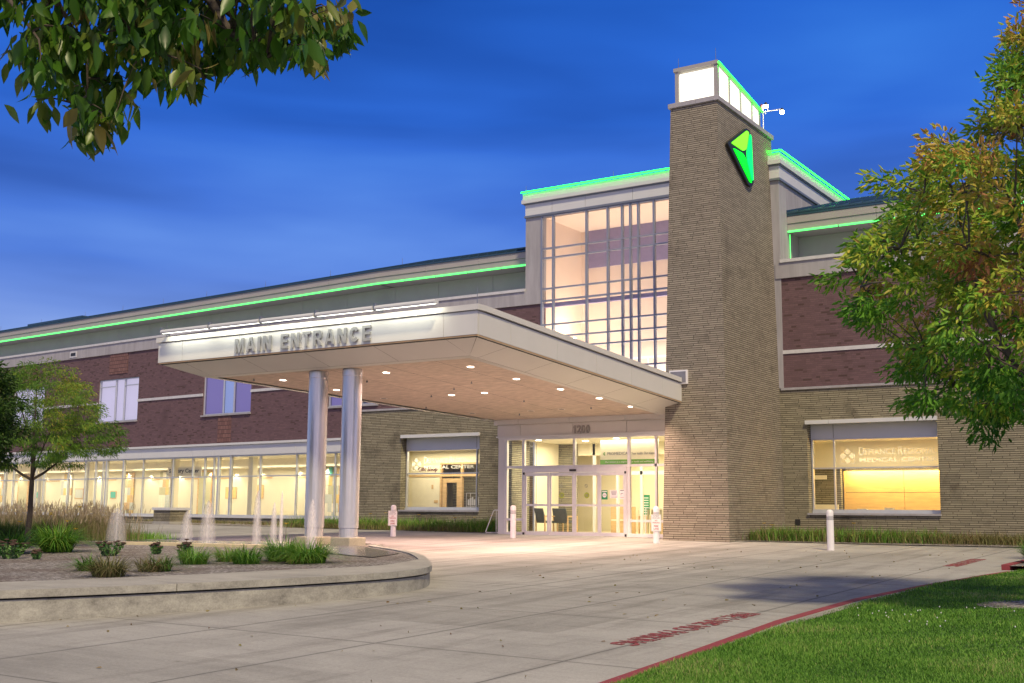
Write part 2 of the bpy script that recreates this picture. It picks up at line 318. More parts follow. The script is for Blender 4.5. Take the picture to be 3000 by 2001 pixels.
# ------------------------------------------------------------------ mesh helpers
class MB:
    def __init__(s): s.v = []; s.f = []; s.mi = []; s.cur = 0; s.mats = []
    def mat(s, name):
        if name not in s.mats: s.mats.append(name)
        s.cur = s.mats.index(name); return s
    def poly(s, pts):
        k = len(s.v); s.v += [tuple(p) for p in pts]; s.f.append(tuple(range(k, k+len(pts)))); s.mi.append(s.cur); return s
    def hexa(s, b, t):
        """b, t: 4 bottom and 4 top corners, same winding (ccw seen from above)"""
        k = len(s.v); s.v += [tuple(p) for p in list(b)+list(t)]
        for f in ((3, 2, 1, 0), (4, 5, 6, 7), (0, 1, 5, 4), (1, 2, 6, 5), (2, 3, 7, 6), (3, 0, 4, 7)):
            s.f.append(tuple(k+i for i in f)); s.mi.append(s.cur)
        return s
    def box(s, x0, x1, y0, y1, z0, z1):
        x0, x1 = min(x0, x1), max(x0, x1); y0, y1 = min(y0, y1), max(y0, y1); z0, z1 = min(z0, z1), max(z0, z1)
        q = [(x0, y0), (x1, y0), (x1, y1), (x0, y1)]
        return s.hexa([(x, y, z0) for x, y in q], [(x, y, z1) for x, y in q])
    def prism(s, pts, axis, a, b):
        """extrude a closed outline (2D) along axis from a to b"""
        def P(u, v, w): return {'x': (w, u, v), 'y': (u, w, v), 'z': (u, v, w)}[axis]
        k = len(s.v); n = len(pts); s.v += [P(u, v, a) for u, v in pts]+[P(u, v, b) for u, v in pts]
        s.f.append(tuple(range(k, k+n))); s.f.append(tuple(reversed(range(k+n, k+2*n)))); s.mi += [s.cur]*2
        for i in range(n):
            j = (i+1) % n; s.f.append((k+i, k+n+i, k+n+j, k+j)); s.mi.append(s.cur)
        return s
    def lathe(s, c, prof, n=20):
        """prof: (radius, z) list"""
        k = len(s.v)
        for r, z in prof:
            for i in range(n):
                a = 2*math.pi*i/n; s.v.append((c[0]+r*math.cos(a), c[1]+r*math.sin(a), z))
        for j in range(len(prof)-1):
            for i in range(n):
                i2 = (i+1) % n; s.f.append((k+j*n+i, k+j*n+i2, k+(j+1)*n+i2, k+(j+1)*n+i)); s.mi.append(s.cur)
        s.f.append(tuple(reversed(range(k, k+n)))); s.mi.append(s.cur)
        e = k+(len(prof)-1)*n; s.f.append(tuple(range(e, e+n))); s.mi.append(s.cur); return s
    def tube(s, pts, rad, n=8):
        pts = [Vector(p) for p in pts]; R = rad if isinstance(rad, (list, tuple)) else [rad]*len(pts)
        k = len(s.v); up = Vector((0, 0, 1))
        for i, p in enumerate(pts):
            d = (pts[min(i+1, len(pts)-1)]-pts[max(i-1, 0)]).normalized()
            a = d.cross(up if abs(d.z) < .95 else Vector((1, 0, 0))).normalized(); b = d.cross(a)
            for j in range(n):
                t = 2*math.pi*j/n; q = p+a*math.cos(t)*R[i]+b*math.sin(t)*R[i]; s.v.append(tuple(q))
        for i in range(len(pts)-1):
            for j in range(n):
                j2 = (j+1) % n; s.f.append((k+i*n+j, k+i*n+j2, k+(i+1)*n+j2, k+(i+1)*n+j)); s.mi.append(s.cur)
        s.f.append(tuple(reversed(range(k, k+n)))); s.f.append(tuple(range(k+(len(pts)-1)*n, k+len(pts)*n))); s.mi += [s.cur]*2; return s
    def build(s, name, mat=None, parent=None, M=None, smooth=False, bevel=0):
        me = bpy.data.meshes.new(name); me.from_pydata(s.v, [], s.f)
        ms = s.mats or [mat]
        for q in ms: me.materials.append(MATS[q])
        if s.mats: me.polygons.foreach_set('material_index', s.mi)
        if smooth:
            me.polygons.foreach_set('use_smooth', [True]*len(s.f))
        me.update(); o = bpy.data.objects.new(name, me); COL.objects.link(o)
        if smooth:
            try: me.set_sharp_from_angle(angle=math.radians(40))
            except Exception: pass
        if M is not None: o.matrix_world = M
        if parent is not None:
            o.parent = parent
        if bevel:
            b = o.modifiers.new('bevel', 'BEVEL'); b.width = bevel; b.segments = 2; b.limit_method = 'ANGLE'
        return o
def split_mb(mb, tol=.07):
    n = len(mb.v); par = list(range(n))
    def fd(i):
        while par[i] != i: par[i] = par[par[i]]; i = par[i]
        return i
    for f in mb.f:
        for q in f[1:]: par[fd(q)] = fd(f[0])
    comp = {}
    for i in range(n): comp.setdefault(fd(i), []).append(i)
    keys = list(comp); V = np.array(mb.v); lo = np.array([V[comp[k]].min(0) for k in keys])-tol/2; hi = np.array([V[comp[k]].max(0) for k in keys])+tol/2
    g = list(range(len(keys)))
    def gf(i):
        while g[i] != i: g[i] = g[g[i]]; i = g[i]
        return i
    for i in range(len(keys)):
        ov = np.where(np.all((lo <= hi[i]) & (hi >= lo[i]), axis=1))[0]
        for j in ov: g[gf(int(j))] = gf(i)
    vg = {}
    for i, k in enumerate(keys):
        for q in comp[k]: vg[q] = gf(i)
    out = {}
    for f, m_ in zip(mb.f, mb.mi): out.setdefault(vg[f[0]], []).append((f, m_))
    res = []
    for fs in out.values():
        nb = MB(); nb.mats = list(mb.mats); mp = {}
        for f, m_ in fs:
            nf = []
            for q in f:
                if q not in mp: mp[q] = len(nb.v); nb.v.append(mb.v[q])
                nf.append(mp[q])
            nb.f.append(tuple(nf)); nb.mi.append(m_)
        res.append(nb)
    return res
def tag(o, label=None, cat=None, group=None, kind=None):
    for k, v in (('label', label), ('category', cat), ('group', group), ('kind', kind)):
        if v: o[k] = v
    return o
def thing(name, label, cat, loc=(0, 0, 0), rz=0, group=None):
    o = bpy.data.objects.new(name, None); COL.objects.link(o); o.location = loc; o.rotation_euler = (0, 0, rz)
    o.empty_display_size = .2
    return tag(o, label, cat, group)
def copy_tree(o, parent=None):
    c = o.copy(); COL.objects.link(c); c.parent = parent
    for ch in list(o.children): copy_tree(ch, c)
    return c
def text_mb(body, mat, off=0.0, ext=.02):
    """flat text as mesh data in its own xy plane; returns verts (n,3), faces, bounding box"""
    cu = bpy.data.curves.new('t', 'FONT'); cu.body = body; cu.size = 1; cu.extrude = ext; cu.offset = off; cu.resolution_u = 3
    o = bpy.data.objects.new('t', cu); me = o.to_mesh()
    v = [tuple(q.co) for q in me.vertices]; f = [tuple(p.vertices) for p in me.polygons]
    o.to_mesh_clear(); bpy.data.objects.remove(o); bpy.data.curves.remove(cu)
    xs = [q[0] for q in v]; ys = [q[1] for q in v]
    return v, f, (min(xs), max(xs), min(ys), max(ys))
def put_text(mb, body, o, ux, uz, width, height, depth=.01, off=0.0, base=None):
    """lay the text from point o along ux (width) and uz (height); depth along ux x uz"""
    v, f, (a, b, c, d) = text_mb(body, None, off, 1)
    if base: c, d = base
    o = Vector(o); ux = Vector(ux).normalized(); uz = Vector(uz).normalized(); n = ux.cross(uz); k = len(mb.v)
    for x, y, z in v:
        p = o+ux*((x-a)/(b-a)*width)+uz*((y-c)/(d-c)*height)+n*(z*depth); mb.v.append(tuple(p))
    for q in f: mb.f.append(tuple(k+i for i in q)); mb.mi.append(mb.cur)
    return mb
def gz(x, y):
    return -.025*max(0, 35.27-y)-.007*(max(-60, min(x, 8))+20) if y < 35.27 else -.007*(max(-60, min(x, 8))+20)*max(0, 1-(y-35.27)/4)
# ------------------------------------------------------------------ ground
def grid(xs, ys, zf):
    v = [(x, y, zf(x, y)) for y in ys for x in xs]; n = len(xs)
    f = [(j*n+i, j*n+i+1, (j+1)*n+i+1, (j+1)*n+i) for j in range(len(ys)-1) for i in range(n-1)]
    return v, f
def sheet(name, mat, v, f, kind='structure'):
    me = bpy.data.meshes.new(name); me.from_pydata(v, [], f); me.materials.append(MATS[mat]); me.update()
    o = bpy.data.objects.new(name, me); COL.objects.link(o); tag(o, kind=kind); return o
v, f = grid([-400, -150, -80, -60, -45, -30, -20, -10, 0, 8, 20, 60, 200, 400], [-300, -60, -20, 0, 10, 20, 30, 35.27, 39.27, 60, 120, 400], lambda x, y: gz(x, max(y, -20)))
sheet('ground', 'pavement', v, f)
# lawn: right of the kerb
kerb = [(-4.7, 2), (-4.9, 5.5), (-5.06, 9.14), (-5.19, 11.13), (-5.43, 14.36), (-5.45, 17.6), (-5.2, 20.5), (-4.98, 22.0), (-4.8, 23.4), (-4.6, 24.6)]
def strip(line, w, zoff, zh, name, mat, x_in=0, kind='structure'):
    mb = MB()
    for (a, b), (c, d) in zip(line, line[1:]):
        z0, z1 = gz(a, b), gz(c, d)
        mb.hexa([(a+x_in, b, z0+zoff-.2), (a+x_in+w, b, z0+zoff-.2), (c+x_in+w, d, z1+zoff-.2), (c+x_in, d, z1+zoff-.2)],
                [(a+x_in, b, z0+zh), (a+x_in+w, b, z0+zh), (c+x_in+w, d, z1+zh), (c+x_in, d, z1+zh)])
    o = mb.build(name, mat); tag(o, kind=kind); return o
strip(kerb, .14, 0, .13, 'kerb_painted', 'red_paint')
strip(kerb, .16, 0, .124, 'kerb', 'concrete_wall', .14)
def lawn_z(x, y): return gz(x, y)+.12+.035*max(0, x+5.3)+.02*math.sin(x*.9)*math.cos(y*.6)
mbv, mbf = [], []
def kx(y):
    for (a, b), (c, d) in zip(kerb, kerb[1:]):
        if b <= y <= d: return a+(c-a)*(y-b)/(d-b)
    return kerb[0][0] if y < kerb[0][1] else kerb[-1][0]
ys = [2+i*.6 for i in range(38)]+[24.6]; nx = 26
for y in ys:
    for i in range(nx):
        x = kx(y)+.28+(22*(i/(nx-1))**1.6); mbv.append((x, y, lawn_z(x, y)))
mbf = [(j*nx+i, j*nx+i+1, (j+1)*nx+i+1, (j+1)*nx+i) for j in range(len(ys)-1) for i in range(nx-1)]
sheet('lawn', 'turf_soil', mbv, mbf)
# walk crossing behind the lawn, then a second kerb and a mulch bed
mb = MB(); mb.hexa([(-5.3, 24.62, -.7), (20, 24.62, -.7), (20, 26.4, -.7), (-5.3, 26.4, -.7)], [(-5.3, 24.62, gz(-5.3, 24.6)+.012), (20, 24.62, .05), (20, 26.4, .08), (-5.3, 26.4, gz(-5.3, 26.4)+.012)])
tag(mb.build('footpath', 'concrete_cap'), kind='structure')
k2 = [(-5.05, 26.45), (-4.95, 28.6), (-4.85, 31), (-4.7, 33), (-4.3, 34.2), (-3.3, 35)]
strip(k2, .16, 0, .13, 'kerb_painted', 'red_paint')
v = []; ys2 = [26.45, 28, 30.5, 33, 34.2, 35, 39.2]; xk = [-4.9, -4.8, -4.7, -4.55, -4.15, -3.15, -3.15]
for x0, y in zip(xk, ys2):
    for i in range(4): v.append((x0+i*7, y, gz(x0, y)+.11+i*.05))
sheet('mulch_bed', 'mulch', v, [(j*4+i, j*4+i+1, (j+1)*4+i+1, (j+1)*4+i) for j in range(6) for i in range(3)])
# strips of soil along the walls
mb = MB()
mb.poly([(-14.3, 35.0, -.03), (-9.5, 35.2, -.05), (-3.2, 36.2, -.06), (-3.2, 39.2, .02), (-14.3, 39.2, .02)])
mb.poly([(-33.0, 35.4, .10), (-23.9, 36.0, .08), (-23.55, 39.2, .10), (-33.4, 39.2, .12)])
mb.poly([(-47, 37.2, .18), (-33.0, 35.4, .10), (-33.4, 39.2, .12), (-47, 40.2, .2)])
tag(mb.build('planting_soil', 'mulch'), kind='structure')
# ------------------------------------------------------------------ raised island
OUT = [(-36, 2), (-27, 2.2), (-20, 3.6), (-16.4, 6.6), (-14.27, 9.57), (-13.07, 12.33), (-12.55, 14.3), (-12.42, 15.6), (-12.75, 16.9), (-13.9, 18.46), (-15.8, 20.62), (-17.81, 22.5), (-20.2, 24.45), (-20.6, 25.25)]
def iz(x, y): return -.10-.16*min(1, max(0, (21-y)/11.4))
def inset(P, w):
    R = []
    for i, p in enumerate(P):
        a = Vector(P[max(i-1, 0)]); b = Vector(P[min(i+1, len(P)-1)]); d = (b-a).normalized(); n = Vector((-d.y, d.x))
        R.append((p[0]+n.x*w[i], p[1]+n.y*w[i]))
    return R
def smooth_line(P, k=3):
    R = []
    for i in range(len(P)-1):
        p0, p1, p2, p3 = P[max(i-1, 0)], P[i], P[i+1], P[min(i+2, len(P)-1)]
        for j in range(k):
            t = j/k
            R.append(tuple(.5*((2*p1[c])+(-p0[c]+p2[c])*t+(2*p0[c]-5*p1[c]+4*p2[c]-p3[c])*t*t+(-p0[c]+3*p1[c]-3*p2[c]+p3[c])*t**3) for c in (0, 1)))
    return R+[P[-1]]
OUT = smooth_line(OUT, 4); nO = len(OUT)
capw = []
for i, (x, y) in enumerate(OUT): capw.append(2.15 if y < 15 else max(.22, 2.15-(y-15)*.50))
# the kerb cap is widest on the driveway side; measure it square to the wall
capw = [c*.88 for c in capw]
INN = inset(OUT, capw)
island = thing('planter_wall', 'low curved concrete planter wall with wide flat cap at the drive edge', 'planter wall', (-14.3, 12, -.6))
def band(P, Q, z_top, z_bot, name, mat, joints=None):
    mb = MB()
    for i in range(len(P)-1):
        a, b, c, d = P[i], P[i+1], Q[i+1], Q[i]
        mb.hexa([(*a, z_bot(*a)), (*b, z_bot(*b)), (*c, z_bot(*b)), (*d, z_bot(*a))], [(*a, z_top(*a)), (*b, z_top(*b)), (*c, z_top(*b)), (*d, z_top(*a))])
    o = mb.build(name, mat); o.parent = island; o.matrix_parent_inverse = island.matrix_world.inverted(); return o
bpy.context.view_layer.update()
lip = inset(OUT, [.035]*nO); ct = lambda x, y: iz(x, y); cb = lambda x, y: iz(x, y)-.105
# cap in long cast lengths with open joints
seg = [0]; acc = 0
for i in range(1, nO):
    acc += (Vector(OUT[i])-Vector(OUT[i-1])).length
    if acc > 3.1: seg.append(i); acc = 0
seg.append(nO-1)
for a, b in zip(seg, seg[1:]):
    if b-a < 1: continue
    P, Q = OUT[a:b+1], INN[a:b+1]
    e = .006
    P = [tuple(Vector(P[0]).lerp(Vector(P[1]), e/ max(.01, (Vector(P[1])-Vector(P[0])).length)))]+P[1:-1]+[tuple(Vector(P[-1]).lerp(Vector(P[-2]), e/max(.01, (Vector(P[-1])-Vector(P[-2])).length)))]
    Q = [tuple(Vector(Q[0]).lerp(Vector(Q[1]), .004))]+Q[1:-1]+[tuple(Vector(Q[-1]).lerp(Vector(Q[-2]), .004))]
    mb = MB().mat('concrete_cap').mat('concrete_stained')
    for i in range(len(P)-1):
        p, q, r_, s_ = P[i], P[i+1], Q[i+1], Q[i]
        mb.mat('concrete_cap').poly([(*p, ct(*p)), (*q, ct(*q)), (*r_, ct(*q)), (*s_, ct(*p))])
        mb.mat('concrete_stained').poly([(*p, cb(*p)), (*q, cb(*q)), (*q, ct(*q)), (*p, ct(*p))])
        mb.poly([(*s_, cb(*p)), (*r_, cb(*q)), (*q, cb(*q)), (*p, cb(*p))]); mb.poly([(*s_, ct(*p)), (*r_, ct(*q)), (*r_, cb(*q)), (*s_, cb(*p))])
    mb.poly([(*P[0], cb(*P[0])), (*P[0], ct(*P[0])), (*Q[0], ct(*P[0])), (*Q[0], cb(*P[0]))]); mb.poly([(*P[-1], ct(*P[-1])), (*P[-1], cb(*P[-1])), (*Q[-1], cb(*P[-1])), (*Q[-1], ct(*P[-1]))])
    o = mb.build('cap'); o.parent = island; o.matrix_parent_inverse = island.matrix_world.inverted()
lip2 = inset(OUT, [.5 if c > .6 else c*.8 for c in capw])
band(lip, lip2, lambda x, y: iz(x, y)-.132, lambda x, y: gz(x, y)-.25, 'wall', 'concrete_stained')
band(inset(OUT, [.13]*nO), lip2, lambda x, y: iz(x, y)-.1055, lambda x, y: iz(x, y)-.16, 'reveal', 'dark_joint')
# island fill: mulch near, paving far
poly = [p for p in INN]; far = [(-23.2, 26.6), (-27.6, 24.5), (-33, 23.5), (-40, 22)]
cx_, cy_ = -24, 14
mbv = []; mbf = []
ring = poly+[(-21.6, 26.6)]+far+[(-40, 2)]
mb = MB()
mid = [(.6, ), ]
for i in range(len(ring)):
    a, b = ring[i], ring[(i+1) % len(ring)]
    for t0, t1 in ((0, .12), (.12, .35), (.35, 1)):
        pa = [Vector(a).lerp(Vector((cx_, cy_)), t) for t in (t0, t1)]; pb = [Vector(b).lerp(Vector((cx_, cy_)), t) for t in (t0, t1)]
        zz = lambda p: iz(p.x, p.y)-.03+.05*min(1, (Vector((p.x, p.y))-Vector((cx_, cy_))).length/12)*0
        q = [pa[0], pb[0], pb[1], pa[1]] if t1 < 1 else [pa[0], pb[0], pb[1]]
        mb.poly([(p.x, p.y, zz(p)) for p in q])
tag(mb.build('mulch_bed', 'mulch'), kind='structure')
mb = MB()  # paved wedge inside the tip of the island and the fountain plaza behind it
wedge = [(-15.9, 19.15), (-16.55, 20.9), (-18.6, 22.55), (-21, 24.6), (-21.8, 26.2), (-23.2, 26.5), (-27.6, 24.4), (-33, 23.4), (-34, 19.6), (-28.4, 20.5), (-24.9, 21.5), (-21.5, 21.8), (-18.5, 20.3)]
mb.poly([(x, y, iz(x, y)-.012) for x, y in wedge]); tag(mb.build('plaza', 'plaza'), kind='structure')
mb = MB()
for (a, b), (c, d) in zip([(-34, 19.3), (-28.4, 20.35), (-24.9, 21.35), (-21.6, 21.7)], [(-28.4, 20.35), (-24.9, 21.35), (-21.6, 21.7)]):
    mb.hexa([(a, b-.16, -.3), (c, d-.16, -.3), (c, d+.16, -.3), (a, b+.16, -.3)], [(a, b-.16, -.06), (c, d-.16, -.06), (c, d+.16, -.06), (a, b+.16, -.06)])
tag(mb.build('plaza_kerb', 'beige_curb'), 'low beige kerb running between the mulch bed and the fountain plaza', 'kerb')
# painted lettering on the drive
def road_text(name, body, x0, y0, x1, y1, mat, label):
    mb = MB().mat(mat); z = gz(x0, y0); dz = (gz(x0, y1)-z)
    put_text(mb, body, (x0, y0, z+.006), (0, y1-y0, dz), (x1-x0, 0, -.007*(x1-x0)), abs(y1-y0), x1-x0, .002, .012)
    tag(mb.build(name), label, 'road marking')
road_text('road_lettering', 'FIRE LANE NO PARKING', -6.62, 16.05, -6.27, 12.2, 'red_paint_worn', 'long red FIRE LANE NO PARKING lettering painted on the pavement along the lawn kerb')
road_text('road_lettering', 'FIRE LANE NO PARKING', -6.42, 30.1, -6.07, 27.2, 'red_paint_worn', 'small distant red FIRE LANE NO PARKING lettering near the mulch bed')
# ------------------------------------------------------------------ building
YM = 39.2; XB = -33.47; XE = -14.40; XWL = -24.97; XW = -14.31; XR = 8.0
A = math.radians(-4.68)
MW = Matrix.Translation((XB, YM, 0)) @ Matrix.Rotation(A, 4, 'Z')      # left wing frame: s along, off into the building
bld = thing('hospital_building', 'long two storey hospital of roman brick and red brick with green neon eaves', 'building', (0, 0, 0))
def add(mb, name, mat=None, M=None, **k):
    for q in split_mb(mb): o = q.build(name, mat, bld, M, **k)
    return o
def wallpieces(mb, u0, u1, y0, y1, z0, z1, holes):
    """wall slab between y0 and y1 with rectangular openings (ua, ub, za, zb)"""
    us = sorted({u0, u1, *[h[0] for h in holes], *[h[1] for h in holes]}); us = [u for u in us if u0 <= u <= u1]
    for a, b in zip(us, us[1:]):
        hs = sorted([h for h in holes if h[0] <= a+1e-6 and h[1] >= b-1e-6], key=lambda h: h[2]); z = z0
        for h in hs:
            if h[2] > z+1e-6: mb.box(a, b, y0, y1, z, h[2])
            z = max(z, h[3])
        if z1 > z+1e-6: mb.box(a, b, y0, y1, z, z1)
    return mb
GW = (-31.15, -27.12, .84, 3.86); RW = (-13.53, -9.22, .84, 3.86)
mb = wallpieces(MB(), XB, -23.4, YM, YM+.5, -1, 5.05, [GW]); wallpieces(mb, XE-.4, XR, YM, YM+.5, -1, 5.05, [RW])
add(mb, 'roman_brick_wall', 'roman_brick')
mb = wallpieces(MB(), -46, 0, 0, .35, -1, .41, []); add(mb, 'knee_wall', 'roman_brick', MW)
# trim between the two bricks
mb = MB(); mb.box(XB, -23.4, YM-.05, YM+.3, 5.05, 5.13); mb.box(XE, XR, YM-.05, YM+.3, 5.05, 5.13); add(mb, 'string_course', 'stone_band')
# upper red brick
U2 = [(-.9-1.16, .0, 5.37, 7.64)]
mb = wallpieces(MB(), XB, -24.24, YM+.03, YM+.35, 5.13, 9.0, [(XB-2, -32.5, 5.37, 7.64)]); wallpieces(mb, XE, XR, YM+.03, YM+.35, 5.13, 9.0, [(-4.2, -.6, 5.37, 7.64)])
add(mb, 'red_brick_wall', 'red_brick')
WIN2 = [(-45.6, -42.0), (-37.2, -33.6), (-28.6, -25.28), (-19.95, -16.33), (-10.95, -7.33), (-2.06, 0)]
mb = wallpieces(MB(), -46, 0, .03, .35, 3.96, 9.0, [(a, b, 5.37, 7.64) for a, b in WIN2]); add(mb, 'red_brick_wall', 'red_brick', MW)
# recessed stack-bond strips above and below the windows
mb = MB()
for a, b in WIN2[:-1]:
    c = (a+b)/2
    mb.box(c-.88, c+.75, .0, .035, 7.9, 8.98); mb.box(c-.55, c+.44, .012, .04, 3.98, 5.25)
add(mb, 'stack_bond_strip', 'stack_brick', MW)
# white stripe
mb = MB(); e = [-46]+[q for a, b in WIN2 for q in (a, b)]
for a, b in zip([-46]+[w[1] for w in WIN2], [w[0] for w in WIN2]+[0]):
    if b-a > .1: mb.box(a, b, -.015, .05, 6.32, 6.45)
add(mb, 'white_stripe', 'coping', MW)
mb = MB(); mb.box(-32.5, -24.3, YM-.0, YM+.05, 6.32, 6.45); mb.box(XE, -4.2, YM, YM+.05, 6.32, 6.45); mb.box(-.6, XR, YM, YM+.05, 6.32, 6.45); add(mb, 'white_stripe', 'coping')
# stone band + coping: cast lengths with joints
def band_panels(mb, a, b, y0, y1, z0, z1, step, g=.012):
    n = max(1, round((b-a)/step))
    for i in range(n): mb.box(a+(b-a)*i/n+g/2, a+(b-a)*(i+1)/n-g/2, y0, y1, z0, z1)
mb = MB(); band_panels(mb, XB, XWL, YM-.04, YM+.3, 9.0, 9.55, 3.0); band_panels(mb, XE-.1, XR, YM-.04, YM+.3, 9.0, 9.55, 3.0)
mb.box(XWL, -24.24, YM-.04, YM+.3, 9.0, 9.562); add(mb, 'stone_band', 'stone_band')
mb = MB(); band_panels(mb, -46, 0, -.04, .3, 9.0, 9.55, 3.0); add(mb, 'stone_band', 'stone_band', MW)
mb = MB(); mb.box(XB, XWL, YM-.09, YM+2.1, 9.555, 9.67); mb.box(XW, XR, YM-.09, YM+2.1, 9.555, 9.67); add(mb, 'coping', 'coping')
mb = MB(); mb.box(-46, .15, -.09, 2.1, 9.555, 9.67); add(mb, 'coping', 'coping', MW)
mb = MB(); mb.box(-46, 0, .06, .3, 8.93, 8.995); add(mb, 'band_lip', 'dark_joint', MW)
# recessed upper wall
def panels(mb, a, b, y, z0, z1, step, g=.014, t=.05):
    n = max(1, round((b-a)/step))
    for i in range(n): mb.box(a+(b-a)*i/n+g/2, a+(b-a)*(i+1)/n-g/2, y-t, y, z0, z1)
mb = MB(); panels(mb, XB-.2, XWL, YM+2.0, 9.67, 10.86, 3.0); panels(mb, XW, XR, YM+2.0, 9.67, 10.86, 3.0); add(mb, 'recessed_wall', 'recess_panel')
mb = MB(); panels(mb, -46, .1, 2.0, 9.67, 10.86, 3.0); add(mb, 'recessed_wall', 'recess_panel', MW)
mb = MB(); mb.box(XB-.2, XWL, YM+2.0, YM+2.2, 9.6, 10.9); mb.box(XW, XR, YM+2.0, YM+2.2, 9.6, 10.9); add(mb, 'recess_backing', 'dark_joint')
# eaves and roof
ES, EF = .80, .0
def eave(mb, a, b, y):
    mb.mat('recess_panel').box(a, b, y+.05, y+1.4, 10.865, 10.93)
    for z0, z1, t in ((10.86, 11.13, .0), (11.142, 11.40, -.03)):
        mb.mat('fascia_panel'); n = max(1, round((b-a)/3.0))
        for i in range(n): mb.box(a+(b-a)*i/n+.005, a+(b-a)*(i+1)/n-.005, y+t, y+.06, z0, z1)
mb = MB(); eave(mb, XB, XWL, YM+ES); eave(mb, XW, XR, YM+ES); add(mb, 'eave')
mb = MB(); eave(mb, -46, .02, ES); add(mb, 'eave', None, MW)
def roof(mb, a, b, y, ridge, z0=11.42, sl=.29):
    z1 = z0+sl*(ridge-y)
    mb.hexa([(a, y-.07, z0-.02), (b, y-.07, z0-.02), (b, ridge, z1-.02), (a, ridge, z1-.02)], [(a, y-.07, z0+.04), (b, y-.07, z0+.04), (b, ridge, z1+.04), (a, ridge, z1+.04)])
    n = int((b-a)/.45)
    for i in range(n+1):
        x = a+(b-a)*i/max(1, n)
        mb.hexa([(x-.02, y-.07, z0+.03), (x+.02, y-.07, z0+.03), (x+.02, ridge, z1+.03), (x-.02, ridge, z1+.03)], [(x-.02, y-.07, z0+.11), (x+.02, y-.07, z0+.11), (x+.02, ridge, z1+.11), (x-.02, ridge, z1+.11)])
    mb.hexa([(a, ridge, z1-.02), (b, ridge, z1-.02), (b, ridge+9, z1-2), (a, ridge+9, z1-2)], [(a, ridge, z1+.12), (b, ridge, z1+.12), (b, ridge+9, z1-1.9), (a, ridge+9, z1-1.9)])
mb = MB(); roof(mb, XB, XWL, YM+ES, YM+4.6); roof(mb, XW, XR, YM+ES, YM+8.0, 11.52); mb.box(XW, XR, YM+ES-.05, YM+ES+.2, 11.41, 11.5); add(mb, 'roof', 'roof_metal')
mb = MB(); roof(mb, -46, .12, ES, 4.6); mb.box(-35.3, -29.0, 4.4, 5.2, 12.5, 12.70); add(mb, 'roof', 'roof_metal', MW)
# body of the building behind the walls, so it is closed from any side
mb = MB(); mb.box(XB, XWL, YM+5.3, YM+14, -1, 10.8); mb.box(XW, XR, YM+5.3, YM+14, -1, 10.8); mb.box(XB, XWL, YM+2.2, YM+5.3, 3.7, 10.8); mb.box(XW+.02, XR, YM+2.2, YM+5.3, 3.7, 10.8)
add(mb, 'building_core', 'recess_panel')
mb = MB(); mb.box(-46, 0, 5.3, 14, -1, 10.8); mb.box(-46, -.05, 2.2, 5.3, 8.6, 10.8); mb.box(-46.3, -46, 0, 14, -1, 11); add(mb, 'building_core', 'recess_panel', MW)
# neon strips, in glass lengths with small gaps
def neon(mb, p, q, rad, step, gap=.03):
    p, q = Vector(p), Vector(q); n = max(1, round((q-p).length/step))
    for i in range(n): mb.tube([p.lerp(q, i/n)+(q-p).normalized()*gap, p.lerp(q, (i+1)/n)-(q-p).normalized()*gap], rad, 6)
mb = MB(); neon(mb, (XB, YM+ES-.035, 10.84), (XWL, YM+ES-.035, 10.84), .038, 1.6); neon(mb, (XW, YM+ES-.035, 10.84), (XR, YM+ES-.035, 10.84), .034, 1.8); add(mb, 'neon_strip', 'neon_green')
mb = MB(); neon(mb, (-46, ES-.035, 10.84), (0, ES-.035, 10.84), .038, 1.6); add(mb, 'neon_strip', 'neon_green', MW)
mb = MB(); neon(mb, (XW+.05, YM+ES+.1, 10.8), (XW+.05, YM+ES+.1, 9.75), .012, 1.1); add(mb, 'neon_strip', 'neon_green')
# ---------------- glazed entrance wing
WY = YM
mb = MB()
mb.mat('stone_band').box(XWL, -24.24, WY, WY+.4, 9.562, 12.57)            # pier left of the glass
mb.box(XW-.45, XW, WY-.003, WY+.4, 5.13, 12.57)                             # right corner pier
mb.box(XW-.30, XW, WY+.4, WY+9, 9.55, 12.57)                              # flank wall
mb.box(XWL, XWL+.3, WY+.4, WY+9, 9.55, 12.57); mb.box(XWL, XW, WY+8.7, WY+9, 9.55, 13.2)
add(mb, 'wing_wall')
mb = MB(); n = 4; xs = [XWL, -23.70, -22.18, -20.1, -17.8, -16, XW]
for a, b in zip(xs, xs[1:]): mb.box(a+.008, b-.008, WY-.05, WY+.3, 12.66, 13.10)
for i in range(4): mb.box(XW-.2, XW+.05, WY-.05+.008+i*2.26 if i else WY-.045, WY-.05+(i+1)*2.26-.008, 12.66, 13.10)
add(mb, 'frieze_panel', 'panel_metal')
mb = MB(); mb.box(XWL-.03, XW+.08, WY-.08, WY+.2, 12.57, 12.65); mb.box(XW-.1, XW+.08, WY+.2, WY+9, 12.57, 12.65)
mb.box(XWL-.05, XW+.10, WY-.09, WY+.1, 13.105, 13.15); mb.box(XW-.1, XW+.1, WY+.1, WY+9, 13.105, 13.15); add(mb, 'belt_moulding', 'frame_dark')
mb = MB(); mb.box(XWL-.12, XW+.14, WY-.16, WY+9.05, 13.152, 13.30); mb.box(XWL-.08, XW+.10, WY-.12, WY+9.0, 13.30, 13.56); add(mb, 'cornice', 'panel_metal')
mb = MB(); neon(mb, (XWL-.14, WY-.17, 13.62), (XW+.16, WY-.17, 13.62), .028, 2.7, .02); neon(mb, (XW+.17, WY-.17, 13.62), (XW+.17, WY+8.6, 13.62), .028, 2.7, .02); add(mb, 'neon_strip', 'neon_core')
